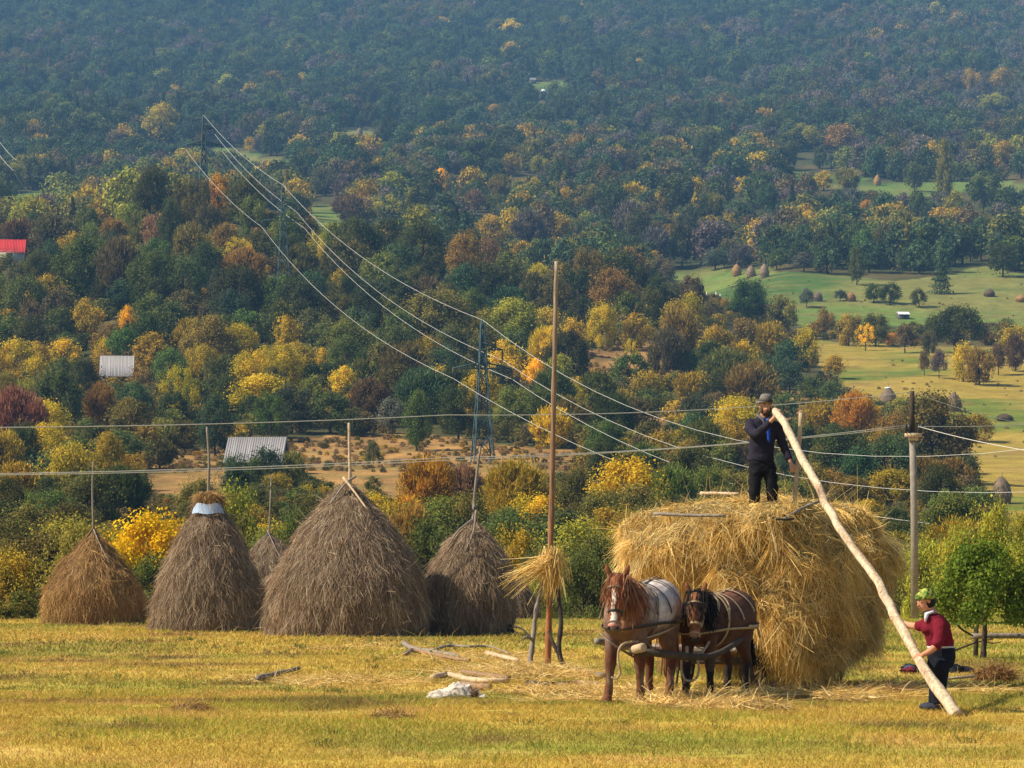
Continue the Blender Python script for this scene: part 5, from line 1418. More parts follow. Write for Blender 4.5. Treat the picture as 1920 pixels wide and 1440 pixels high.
# round thicket shrubs on the slope between the meadow and the dry field
taken = [(t['px'], t['base'] - t['h'] * .5) for t in TREES if t['d'] < 420]
rs = np.random.default_rng(19); nsh = 0
for _ in range(6000):
    if nsh >= 92: break
    px = rs.uniform(-80, 2000); d = rs.uniform(145, 350)
    z = tz((px - 960) * d / F, d); base = HZ - F * (z - H) / d
    hm = rs.uniform(3.2, 6.2); h = hm * F / d; w = h * rs.uniform(.85, 1.35); cy = base - h * .5
    lim = 905 if 250 < px < 1130 else 860
    if base - h < lim or (190 < px < 370 and base - h < 1010) or (abs(px - 905) < 30 and base - h < 905) or (px > 1820 and base - h < 945): continue
    if min(((px - a) / 40) ** 2 + ((cy - b) / 30) ** 2 for a, b in taken) < 1: continue
    taken.append((px, cy)); nsh += 1
    place_tree(px, base, h, w, str(rs.choice(['shrub', 'shrub', 'shrub', 'dome', 'round', 'broom'])), str(rs.choice(['olive', 'darkolive', 'green', 'oldgold', 'yellowgreen', 'darkgreen', 'gold', 'olive', 'green', 'rust', 'darkolive'])), d=d, q='near', cat='shrub', z=z)

# the rest of the wooded hill: a tree in every gap
taken = [(t['px'], t['base'] - t['h'] * .5) for t in TREES]
rr = np.random.default_rng(5)
n_fill = 0
tries = 0
while n_fill < 175 and tries < 16000:
    tries += 1
    px = rr.uniform(-90, 2010); base = rr.uniform(440, 1000)
    if px < 1180:
        lo = np.interp(px, CRX, CRY) + 14
        if base < lo: continue
    elif base < 470 and px < 1300: continue
    elif px >= 1300 and base < 640: continue
    dr, go, gr = field_masks(np.array([px, px]), np.array([base, base - 8]))
    if dr.any() or go.any() or gr.any(): continue
    if abs(px - 905) < 42 and base > 815: continue
    if abs(px - 218) < 66 and 700 < base < 800 or (px < 70 and 470 < base < 560): continue
    h = rr.uniform(62, 104) * (0.8 + .4 * (base - 400) / 500); w = h * rr.uniform(.7, 1.0)
    cx, cy = px, base - h * .5
    fm = field_masks(np.array([px - w * .3, px, px + w * .3] * 2), np.array([cy] * 3 + [base - h * .85] * 3))
    if fm[0].any() or fm[1].any() or (fm[2].any() and base > 620): continue
    if min(((cx - a) / 36) ** 2 + ((cy - b) / 29) ** 2 for a, b in taken) < 1: continue
    taken.append((cx, cy))
    if px > 1250: pal = ['olive', 'darkgreen', 'oldgold', 'brown', 'green', 'rust', 'bluegreen']
    elif base < 640: pal = ['darkgreen', 'darkgreen', 'darkolive', 'darkolive', 'green', 'olive', 'olive', 'bluegreen', 'oldgold', 'brown']
    else: pal = ['darkgreen', 'green', 'bluegreen', 'darkolive', 'oldgold', 'gold', 'olive', 'green', 'yellowgreen']
    place_tree(px, base, h, w, rr.choice(['round', 'round', 'tall', 'broom', 'round', 'shrub']), str(rr.choice(pal)))
    n_fill += 1

# ---------------------------------------------------------------- the uncountable forest beyond, and the underwood
def scatter(name, label, cat, P, S, R, I, tint, sources):
    me = bpy.data.meshes.new(name); me.vertices.add(len(P)); me.vertices.foreach_set('co', np.asarray(P, np.float32).ravel())
    for nm, ty, key, v in (('scl', 'FLOAT_VECTOR', 'vector', S), ('tint', 'FLOAT_VECTOR', 'vector', tint), ('rot', 'FLOAT_VECTOR', 'vector', R)):
        a = me.attributes.new(nm, ty, 'POINT'); a.data.foreach_set(key, np.asarray(v, np.float32).ravel())
    a = me.attributes.new('idx', 'INT', 'POINT'); a.data.foreach_set('value', np.asarray(I, np.int32))
    col = bpy.data.collections.new(name + '_sources')
    for s in sources:
        col.objects.link(bpy.data.objects.new('source', s))
    o = link(name, me)
    tag(o, label, cat, kind='stuff')
    ng = bpy.data.node_groups.new(name, 'GeometryNodeTree')
    ng.interface.new_socket('Geometry', in_out='INPUT', socket_type='NodeSocketGeometry')
    ng.interface.new_socket('Geometry', in_out='OUTPUT', socket_type='NodeSocketGeometry')
    gi = ng.nodes.new('NodeGroupInput'); go = ng.nodes.new('NodeGroupOutput')
    ip = ng.nodes.new('GeometryNodeInstanceOnPoints'); ci = ng.nodes.new('GeometryNodeCollectionInfo')
    ci.inputs['Collection'].default_value = col; ci.inputs['Separate Children'].default_value = True; ci.inputs['Reset Children'].default_value = True
    ip.inputs['Pick Instance'].default_value = True
    def na(n, t):
        x = ng.nodes.new('GeometryNodeInputNamedAttribute'); x.data_type = t; x.inputs['Name'].default_value = n; return x.outputs['Attribute']
    ng.links.new(gi.outputs[0], ip.inputs['Points']); ng.links.new(ci.outputs[0], ip.inputs['Instance'])
    ng.links.new(na('idx', 'INT'), ip.inputs['Instance Index']); ng.links.new(na('rot', 'FLOAT_VECTOR'), ip.inputs['Rotation']); ng.links.new(na('scl', 'FLOAT_VECTOR'), ip.inputs['Scale'])
    ng.links.new(ip.outputs[0], go.inputs[0])
    md = o.modifiers.new('scatter', 'NODES'); md.node_group = ng
    return o

# single trees that stand out in the far wood
FARONE = '''
302 272 82 76 round gold|380 275 34 44 round oldgold|200 268 20 18 round oldgold|826 364 52 34 tall yellow|926 218 24 36 shrub oldgold|1545 358 40 46 round gold|1590 362 50 52 broom rust|1377 258 30 26 round orange|1506 285 58 66 round yellowgreen|1575 290 62 80 dome rust|1820 178 52 40 round oldgold|1880 176 52 56 round oldgold|1862 215 42 70 dome yellowgreen|1386 85 18 20 round gold|1433 68 14 16 round orange|1210 262 60 50 round mauve|1770 400 150 42 tall olive|1290 470 90 60 tall bluegreen|1330 250 62 32 tall darkgreen|1640 270 60 40 round darkgreen|1322 320 50 42 round darkgreen|1720 420 66 40 round darkgreen|1715 360 60 50 round green|1845 400 80 56 round green|1600 500 72 46 tall bluegreen|1180 460 90 60 broom mauve|990 470 84 66 broom mauve|1050 460 66 56 round oldgold|890 400 48 44 broom redrust|780 395 46 66 round yellowgreen|860 335 40 34 round grey|960 330 46 40 round oldgold|1010 330 40 44 round yellowgreen|1250 400 56 44 round oldgold|1390 372 40 40 round gold|1625 418 42 42 round orange|1480 320 60 40 round darkolive|1150 430 70 60 round darkgreen|610 370 60 70 broom brown|660 420 60 70 broom brown|720 425 66 90 open yellowgreen|500 400 60 60 broom brown|730 280 70 44 round darkgreen|690 210 60 44 round darkgreen|560 268 56 50 broom brown|470 265 56 50 round darkolive|1060 245 70 46 round darkgreen|1130 240 76 46 tall darkgreen|820 250 70 80 round darkgreen|735 240 70 60 round bluegreen|1440 400 60 52 round darkgreen|1100 400 56 60 round olive|1340 420 60 50 broom rust|920 470 70 60 round oldgold|940 380 56 60 broom rust|1880 320 60 60 round oldgold|1180 330 52 50 broom brown
'''
NFAR = -len(TREES)
for rec in FARONE.replace('\n', '|').split('|'):
    if rec.strip():
        a = rec.split()
        place_tree(float(a[0]), float(a[1]), float(a[2]), float(a[3]), a[4], a[5], q='mid', dmin=905.0 if float(a[1]) < 440 or float(a[0]) > 1000 else 860)

NFAR += len(TREES)
SRC_MID = [crown_mesh('wood_%s' % k, k, 1300, .07, 500 + i, M['leaf_far'], True) for i, k in enumerate(['round', 'round', 'tall', 'dome', 'round', 'broom', 'conifer', 'shrub'])]

def tints(pal, n, r):
    t = np.array([PAL[p][0] for p in pal]); i = r.integers(0, len(pal), n)
    return t[i] * r.uniform(.8, 1.22, (n, 1)) * r.uniform(.93, 1.07, (n, 3)), i

r2 = np.random.default_rng(77)
n = 60000
D = np.sqrt(r2.uniform(905.0 ** 2, 3500.0 ** 2, n)); Uu = r2.uniform(-.22, .22, n); X = Uu * D
Z = terrain_z(X, D); px = 960 + F * X / D; row = HZ - F * (Z - H) / D
# thin to one tree per 75 square metres
area = .44 * (3500.0 ** 2 - 905.0 ** 2) / 2
keep = r2.random(n) < area / 95 / n
dr, go, gr = field_masks(px, row); dr2, go2, gr2 = field_masks(px, row - 6)
keep &= ~(dr | go | gr | gr2)
X, D, Z, px, row = X[keep], D[keep], Z[keep], px[keep], row[keep]; n = len(X)
keep = np.ones(n, bool)
P2 = np.column_stack([X, D])
g1 = noise3(P2, 1 / 120.0, 81, 2); g2 = noise3(P2, 1 / 90.0, 83, 2)
keep &= ~((noise3(P2, 1 / 75.0, 85, 2) > .78) & (D < 2100))
base_t, _ = tints(['green', 'darkgreen', 'bluegreen', 'bluegreen', 'darkgreen', 'bluegreen'], n, r2)
grey_t, _ = tints(['mauve', 'brown', 'grey', 'mauve', 'brown', 'darkolive'], n, r2)
warm_t, _ = tints(['olive', 'oldgold', 'yellowgreen', 'olive', 'brown', 'oldgold'], n, r2)
gold_t, _ = tints(['gold', 'oldgold', 'gold', 'rust'], n, r2)
tint = base_t
u = r2.random(n)
lowz = sstep(230, 420, row)
right = sstep(900, 1500, px)
pm = np.clip(sstep(.42, .62, g1) * (.35 + .35 * right), 0, 1); k = u < pm; tint[k] = grey_t[k]
u = r2.random(n); k = u < np.clip(sstep(.45, .66, g2) * (.03 + .5 * lowz) + .005 + .10 * lowz, 0, 1); tint[k] = warm_t[k]
u = r2.random(n); k = u < .0015 + .012 * lowz * (1 + right); tint[k] = gold_t[k]
hgt = (8 + 11 * r2.random(n) ** 1.6) * np.interp(D, [900, 2000, 3500], [.9, 1.1, 1.4]); wid = hgt * r2.uniform(.72, 1.12, n)
idx = r2.choice([0, 1, 2, 3, 4, 5, 6, 7], n, p=[.2, .18, .14, .1, .14, .12, .06, .06])
hpx = hgt * F / D
for f_ in (.3, .62):
    m3 = field_masks(px, row - f_ * hpx); keep &= ~(m3[1] | m3[2])
for t in TREES[-NFAR:]:
    keep &= ~((np.abs(px - t['px']) < .46 * t['w'] + .1 * wid * F / D) & (row > t['base'] - 4) & (row - hpx < t['base'] - (.12 if t['color'] in ('gold', 'yellow') else .35) * t['h']) & (D < t['d']))
up_ = (row < 250) & (r2.random(n) < .16); idx[up_] = 6
keep &= ~((np.abs(px - 1019) < 22) & (row > 168) & (row - hpx < 184))
con = idx == 6; wid[con] *= .7; tint[con] = base_t[con] * .8
shr = idx == 7; hgt[shr] *= .5; wid[shr] *= .8
S = np.column_stack([wid, wid, hgt]); R = np.column_stack([np.zeros((n, 2)), r2.random(n) * 6.283])
P = np.column_stack([X, D, Z - .3])
scatter('forest', 'hazy blue-green autumn forest covering the far mountainside', 'forest', P[keep], S[keep], R[keep], idx[keep], tint[keep], SRC_MID)

# underwood: low growth between the trees of the near hill and along the meadow's lower edge
n = 8000
D = r2.uniform(128, 900, n); D = np.where(r2.random(n) < .22, r2.uniform(128, 420, n), D)
Uu = r2.uniform(-.2, .2, n); X = Uu * D; Z = terrain_z(X, D); px = 960 + F * X / D; row = HZ - F * (Z - H) / D
dr, go, gr = field_masks(px, row); dr2, go2, gr2 = field_masks(px, row - 5)
crest = np.interp(px, CRX, CRY) + 4
d3 = field_masks(px, row - 16); k = ~(dr | go | gr | dr2 | go2 | gr2 | d3[0] | d3[1]) & ((row > crest) | (px > 1250))
X, D, Z, px = X[k], D[k], Z[k], px[k]; n = len(X)
tint, _ = tints(['darkolive', 'olive', 'green', 'brown', 'darkgreen', 'darkolive', 'oldgold', 'brown', 'rust'], n, r2)
hgt = r2.uniform(1.2, 4.2, n) * np.interp(D, [130, 330, 420], [.55, .55, 1.1]); wid = hgt * r2.uniform(.85, 1.45, n)
scatter('underwood', 'low brambles and saplings filling the gaps between the trees', 'undergrowth', np.column_stack([X, D, Z - .2]), np.column_stack([wid, wid, hgt]),
        np.column_stack([np.zeros((n, 2)), r2.random(n) * 6.283]), np.where(D < 260, r2.choice([8, 9, 10], n), r2.choice([5, 7, 7, 7], n)), tint,
        SRC_MID + [crown_mesh('thicket', 'shrub', 2600, .05, 540 + i, M['leaf_far'], False) for i in range(3)])

# rough tussocks and dead weeds in the fields
n = 16000
D = r2.uniform(390, 1000, n); Uu = r2.uniform(-.2, .2, n); X = Uu * D; Z = terrain_z(X, D); px = 960 + F * X / D; row = HZ - F * (Z - H) / D
dr, go, gr = field_masks(px, row)
k = (dr & (r2.random(n) < .9)) | ((go | gr) & (r2.random(n) < .14) & (noise3(np.column_stack([X, D]), 1 / 22.0, 133, 2) > .5))
X, D, Z, dr = X[k], D[k], Z[k], dr[k]; n = len(X)
tint, _ = tints(['tan', 'brown', 'tan', 'oldgold', 'tan', 'darkolive'], n, r2)
hgt = r2.uniform(.35, 1.0, n) * np.where(dr, 1.0, .7); wid = hgt * r2.uniform(1.0, 2.2, n)
scatter('field_tussocks', 'rough dry tussocks and weeds standing in the open fields', 'weeds', np.column_stack([X, D, Z - .1]), np.column_stack([wid, wid, hgt]),
        np.column_stack([np.zeros((n, 2)), r2.random(n) * 6.283]), r2.choice([5, 7], n), tint, SRC_MID)
# ---------------------------------------------------------------- pylons and power lines
def pylon(label, px, d, top_row, base_w, hgt, arm_lo, arm_hi, seed, tk=1.0):
    """four-legged lattice mast: two-sided lower crossarm, one-sided upper arm on the right"""
    X, Y, Z = at(px, top_row, d)
    root = thing('power_pylon', label, 'pylon', (X, Y, Z - hgt), .2, 'lattice pylons of the same power line')
    def half(z): return np.interp(z, [0, hgt * .62, hgt * .98, hgt], [base_w / 2, .55, .22, .05])
    mb = MB(); lv = np.concatenate([[0], np.cumsum(np.linspace(3.0, 1.0, 30))]); lv = lv[lv < hgt * .98]; lv = np.append(lv, hgt * .98)
    C = [(-1, -1), (1, -1), (1, 1), (-1, 1)]
    for sx, sy in C:
        mb.tube([(sx * half(z), sy * half(z), z) for z in lv] + [(0, 0, hgt)], .10 * tk, n=4)
    for a, b in zip(lv[:-1], lv[1:]):
        for k in range(4):
            p, q = C[k], C[(k + 1) % 4]
            A1 = (p[0] * half(a), p[1] * half(a), a); B1 = (q[0] * half(b), q[1] * half(b), b); A2 = (q[0] * half(a), q[1] * half(a), a); B2 = (p[0] * half(b), p[1] * half(b), b)
            mb.tube([A1, B1], .05 * tk, n=4); mb.tube([A2, B2], .05 * tk, n=4)
    mb.build('lattice_mast', M['steel'], root)
    tips = {}
    for nm, z, lo, hi in (('lower', hgt - arm_lo[2], -arm_lo[0], arm_lo[1]), ('upper', hgt - arm_hi[2], 0, arm_hi[1])):
        mb = MB()
        for end in (lo, hi):
            if end == 0: continue
            for sy in (-1, 1):
                mb.tube([(0, sy * .5, z), (end, 0, z)], .06 * tk, n=4); mb.tube([(0, sy * .5, z + .9), (end, 0, z)], .06 * tk, n=4)
            for t in (.25, .5, .75): mb.tube([(end * t, .5 * (1 - t), z), (end * t, .5 * (1 - t), z + .9 * (1 - t))], .04 * tk, n=4); mb.tube([(end * t, .5 * (1 - t), z), (end * t, -.5 * (1 - t), z)], .04 * tk, n=4)
            tips[nm + ('_l' if end < 0 else '_r')] = (end, z)
        mb.build(nm + '_crossarm', M['steel'], root)
    ca, sa = math.cos(.2), math.sin(.2)
    T = {}
    for k, (e, z) in tips.items():
        mb = MB(); mb.tube([(e, 0, z), (e, 0, z - 1.3)], .09, n=6); mb.build('insulator', M['iron'], root, True)
        T[k] = np.array([X + e * ca, Y + e * sa, Z - hgt + z - 1.35])
    T['top'] = np.array([X, Y, Z])
    return T
p3 = pylon('tall green lattice pylon standing in the dry field beyond the haystacks', 905, 405.0, 600, 3.0, 21.0, (3.95, 3.95, 6.4), (0, 2.65, 3.9), 1, 1.2)
p2 = pylon('lattice pylon sunk among the trees just below the hilltop', 531, 648.0, 347, 3.0, 24.0, (4.5, 4.5, 7.6), (0, 2.8, 4.2), 2, 1.0)
p1 = pylon('farthest lattice pylon, standing clear on the hilltop beside a yellow tree', 382, 790.0, 216, 3.0, 24.0, (4.6, 4.6, 7.6), (0, 2.8, 3.4), 3, 1.9)

def wire(label, pts, sag, r0=.03, name='power_cable', group=None, r1=None):
    mb = MB(); P = []
    pts = [np.asarray(p, float) for p in pts]
    for i, (a, b) in enumerate(zip(pts[:-1], pts[1:])):
        t = np.linspace(0, 1, 15)[:-1] if i < len(pts) - 2 else np.linspace(0, 1, 15)
        q = a + (b - a) * t[:, None]; q[:, 2] -= 4 * sag[i] * t * (1 - t); P.append(q)
    P = np.concatenate(P); o = P[0].copy()
    mb.tube(P - o, np.linspace(r0, r1 or r0, len(P)), n=5)
    return tag(mb.build(name, M['wire'], None, True, tuple(o)), label, 'cable', group)
G = 'cables of the pylon line'
dE = 250.0
wire('topmost cable strung over the three pylon peaks', [p1['top'], p2['top'], p3['top'], at(1960, 838, dE)], [1.5, 3.2, 6.6], .036, group=G, r1=.020)
wire('cable strung from the upper right arms of the pylons', [p1['upper_r'], p2['upper_r'], p3['upper_r'], at(1960, 922, dE)], [1.5, 3.6, 5.0], .036, group=G, r1=.020)
wire('cable strung from the lower right arm tips of the pylons', [p1['lower_r'], p2['lower_r'], p3['lower_r'], at(1960, 998, dE)], [1.5, 3.6, 4.4], .036, group=G, r1=.020)
wire('cable strung from the lower left arm tips, lowest of the pylon cables', [p1['lower_l'], p2['lower_l'], p3['lower_l'], at(1960, 1046, dE)], [1.5, 3.6, 4.0], .036, group=G, r1=.020)
# a second line crossing the valley far off on the left
wire('pale far cable dropping from the left edge beyond the hill', [at(-40, 190, 1300), at(30, 300, 1150), at(82, 332, 1180)], [3, 2], .06)
wire('pale far cable below the other one at the left edge', [at(-40, 215, 1290), at(26, 320, 1140), at(66, 364, 1150)], [3, 2], .06)

# concrete pole of the village line
dU = 112.0
X, Y, _ = at(1714, 0, dU); zt = H + (HZ - 733) * dU / F
up_ = thing('utility_pole', 'slim grey concrete utility pole behind the hay load with a small crossarm', 'utility pole', (X, Y, 0))
mb = MB(); mb.tube([(.03, 0, -.1), (.0, 0, zt * .5), (-.07, 0, zt - 1.5)], [.15, .13, .115], n=12); mb.build('shaft', M['concrete'], up_, True)
mb = MB(); mb.tube([(-.07, 0, zt - 1.55), (-.075, 0, zt)], [.10, .085], n=10); mb.build('top_mast', M['wood_dark'], up_, True)
mb = MB(); mb.box((-.05, -.14, zt - 1.62), (.62, .16, .14)); mb.box((-.05, -.13, zt - 1.75), (.36, .14, .12)); mb.build('crossarm', M['wood_pale'], up_)
for xx in (-.32, -.20, .16, .24):
    mb = MB(); mb.tube([(xx, -.14, zt - 1.55), (xx, -.14, zt - 1.35), (xx, -.14, zt - 1.22)], [.045, .06, .035], n=9); mb.build('insulator', M['iron'], up_, True)
wt = np.array([X - .07, Y - .1, zt - .04]); w1 = np.array([X - .32, Y - .14, zt - 1.25]); w2 = np.array([X + .20, Y - .14, zt - 1.3])
G2 = 'village wires on the concrete pole'
wire('upper village wire running left from the concrete pole top above the haystacks', [at(-160, 802, 84), at(840, 778, 96), wt], [.10, .25], .012, group=G2)
wire('lower village wire running left from the pole crossarm across the haystack tips', [at(-160, 890, 84), at(840, 858, 96), w1], [.10, .22], .013, group=G2)
wire('second lower village wire just below its twin left of the pole crossarm', [at(-160, 892, 84.5), at(840, 863, 96.5), w1 + [0, .05, -.08]], [.10, .16], .011, group=G2)
wire('village wire running right from the pole crossarm to the picture edge', [w2, at(1960, 794, 125)], [.05], .012, group=G2)
wire('house wire dropping to the right from the pole crossarm', [w2 - [.06, 0, 0], at(1960, 850, 100)], [.08], .012, group=G2)
wire('thin wire falling right from the concrete pole top', [wt, at(1850, 780, 125), at(1960, 800, 130)], [.05, .03], .010, group=G2)

# ---------------------------------------------------------------- far haystacks, sheds and houses
def far_stack(px, base, h, w, label, pal=STRAW_GREY, cap=False, seed=1, d=None):
    d = d or d_at(px, base); s = F / d; X = (px - 960) / s; z = tz(X, d)
    root = thing('haystack', label, 'haystack', (X, d, z), 0, 'far haystacks in the fields')
    hh, ww = h / s, w / s / 2
    V, T, Q = lathe([(ww * .8, -.1), (ww * .98, hh * .2), (ww, hh * .4), (ww * .8, hh * .66), (ww * .42, hh * .88), (.05, hh)], 24, None, .2, seed)
    r = np.random.default_rng(seed); mb = MB(); pal = np.asarray(pal)
    mb.add(V, T, Q, pal.mean(0)[None, :] * (.6 + .6 * noise3(V, 3, seed, 2))[:, None])
    straw_on(mb, V, tris_of(T, Q), 700, (.3, .7), (.03, .06), r, pal, .8, .08, .1, None, 1)
    mb.build('hay_body', M['straw'], root)
    mb = MB(); mb.tube([(0, 0, 0), (.05, 0, hh * 1.18)], .06, n=6); mb.build('centre_pole', M['wood_grey'], root, True)
    if cap:
        V, T, Q = ellipsoid((ww * .40, ww * .40, hh * .055), 14); mb = MB(); mb.add(V + [0, 0, hh * .95], T, Q, (.75, .75, .78)); mb.build('cap_sheet', M['cloth'], root, True)
BR_ = [tuple(v * .75 for v in c) for c in STRAW_GREY]
far_stack(1665, 766, 40, 32, 'dark round haystack with a white cap in the yellow field right of the man', BR_, True, 71)
far_stack(1788, 771, 36, 30, 'dark haystack half hidden by the big tree beside the concrete pole', BR_, False, 72)
far_stack(1878, 945, 52, 36, 'dark haystack low at the right edge behind the shrubs', BR_, False, 73)
far_stack(1884, 790, 14, 30, 'flattened remains of a haystack lying in the yellow field at the right edge', [tuple(v * .4 for v in c) for c in STRAW_GREY], False, 74)
far_stack(1381, 519, 22, 18, 'leftmost of three pinkish haystacks in a row at the edge of the green field', STRAW_OCHRE, False, 75)
far_stack(1408, 520, 22, 17, 'middle one of three pinkish haystacks in a row at the edge of the green field', STRAW_GREY, False, 76)
far_stack(1433, 521, 26, 18, 'rightmost of three pinkish haystacks in a row at the edge of the green field', STRAW_GREY, False, 77)
far_stack(1533, 565, 18, 18, 'small brown haystack beside bare bushes in the green field', BR_, False, 78)
far_stack(1595, 566, 17, 19, 'brown haystack left of the dark orchard trees in the green field', STRAW_OCHRE, False, 79)
far_stack(1855, 556, 15, 20, 'brown hay heap on the green field slope at the far right', [tuple(v * .5 for v in c) for c in STRAW_GREY], False, 80)
far_stack(1915, 566, 14, 22, 'reddish hay heap cut by the right picture edge in the green field', STRAW_OCHRE, False, 81)
far_stack(1645, 350, 20, 14, 'lone pinkish haystack in the thin far meadow', STRAW_OCHRE, False, 82)
far_stack(568, 302, 16, 14, 'small pinkish haystack at the right end of the bright far clearing', STRAW_OCHRE, False, 83)
far_stack(674, 258, 18, 13, 'small brown haystack in the little far clearing left of a dark hut', BR_, False, 84)
far_stack(500, 905, 26, 16, 'little haystack peeping out beside the lower plank-roofed shed', STRAW_GREY, False, 86, d_at(480, 888))

def shed(label, px, base, w, wall_h, roof_h, depth, rz, roof_c, wall_c, d=None, name='barn', gable=False):
    d = d or d_at(px, base); s = F / d; X = (px - 960) / s; z = tz(X, d)
    root = thing(name, label, 'barn' if name == 'barn' else 'house', (X, d, z), rz)
    W, hw_, hr = w / s, wall_h / s, roof_h / s; D = depth
    mb = MB(); mb.box((0, 0, hw_ / 2 - .3), (W * .92, D, hw_ + .6), 0, wall_c)
    for sx in (-1, 1): mb.add([(sx * W * .46, -D / 2, hw_), (sx * W * .46, D / 2, hw_), (sx * W * .46, 0, hw_ + hr * .96)], [(0, 1, 2)], None, wall_c)
    wallp = mb.build('wall', M['attr'], root)
    nx = 26; r = np.random.default_rng(int(px)); mb = MB()
    for side in (-1, 1):
        for i in range(nx):
            x0, x1 = -W / 2 + W * i / nx, -W / 2 + W * (i + 1) / nx; k = r.uniform(.86, 1.1); j = r.uniform(-.05, .05)
            a = [(x0, side * (D / 2 + .35), hw_ - hr * .12 + j), (x1, side * (D / 2 + .35), hw_ - hr * .12 + j), (x1, 0, hw_ + hr), (x0, 0, hw_ + hr)]
            b = [(p[0], p[1], p[2] - .07) for p in a]
            mb.add(a + b, None, [(0, 1, 2, 3), (4, 7, 6, 5), (0, 4, 5, 1), (1, 5, 6, 2), (2, 6, 7, 3), (3, 7, 4, 0)], np.array(roof_c) * k)
    mb.build('roof', M['attr'], root)
    mb = MB(); mb.box((W * .1, -D / 2 - .03, hw_ * .42), (W * .16, .07, hw_ * .84), 0, np.array(wall_c) * .45); mb.build('door', M['attr'], root)
    return root
shed('plank-roofed grey shed half hidden by shrubs below the dry field', 483, 890, 112, 26, 44, 5.5, -.12, (.27, .255, .26), (.10, .075, .06))
shed('grey-roofed barn among the golden trees on the left hillside', 220, 722, 64, 18, 36, 5.5, .1, (.34, .32, .32), (.14, .11, .09))
shed('red-roofed house at the left picture edge in the wood', 12, 500, 74, 26, 24, 7.0, .1, (.50, .035, .035), (.45, .42, .36), None, 'house')
shed('small white-gabled grey hut right of the hilltop wood', 571, 390, 18, 12, 14, 4.0, 1.2, (.30, .31, .34), (.70, .70, .72), 1180, 'house')
shed('tiny dark hut in the little far clearing', 713, 258, 14, 8, 9, 4.0, .7, (.16, .16, .18), (.05, .05, .05), None, 'barn')
shed('tiny pale-roofed hut in the highest far clearing', 999, 158, 12, 6, 5, 4.0, .1, (.22, .22, .25), (.12, .12, .12), None, 'barn')
shed('low white-roofed shelter under the orchard trees in the green field', 1693, 584, 22, 8, 5, 3.0, .1, (.85, .85, .88), (.10, .09, .08), d_at(1693, 598, 700), 'barn')
d = d_at(1019, 186, 1200); X = (1019 - 960) * d / F; z = tz(X, d); zz = at(0, 170, d)[2]
root = thing('white_dome', 'small white dome shining in the far forest', 'dome hut', (X, d, z))
mb = MB(); V, T, Q = ellipsoid((2.4, 2.4, 2.4), 18); V[:, 2] = np.maximum(V[:, 2], 0); mb.add(V + [0, 0, zz - z - 1.2], T, Q, (.80, .80, .82)); mb.build('dome_shell', M['cloth'], root, True)
mb = MB(); mb.tube([(0, 0, -1), (0, 0, zz - z - 1.3)], 2.0, n=14, col=(.10, .10, .08)); mb.build('wall', M['attr'], root, True)
# white wooden frame in the green field
d = d_at(1338, 560, 700); X = (1338 - 960) * d / F; z = tz(X, d)
root = thing('rail_fence', 'short white broken fence in the green field behind the golden shrub', 'fence', (X, d, z))
for xx, hh in ((-2.0, 1.9), (.7, 1.9), (1.9, 1.3)): mb = MB(); mb.box((xx, 0, hh / 2), (.22, .2, hh), 0, (.8, .8, .78)); mb.build('fence_post', M['cloth'], root)
mb = MB(); mb.tube([(-2, 0, 1.1), (.7, 0, .9)], .08, n=6, col=(.8, .8, .78)); mb.tube([(.7, 0, .9), (1.9, 0, .3)], .08, n=6, col=(.8, .8, .78)); mb.build('rail', M['cloth'], root)
# roof corner at the right edge behind the shrubs
shed('dark-roofed shelter cut by the right picture edge above the yellow-green shrubs', 1925, 1090, 90, 60, 14, 3.0, .15, (.05, .075, .07), (.14, .10, .07), 132.0, 'barn')
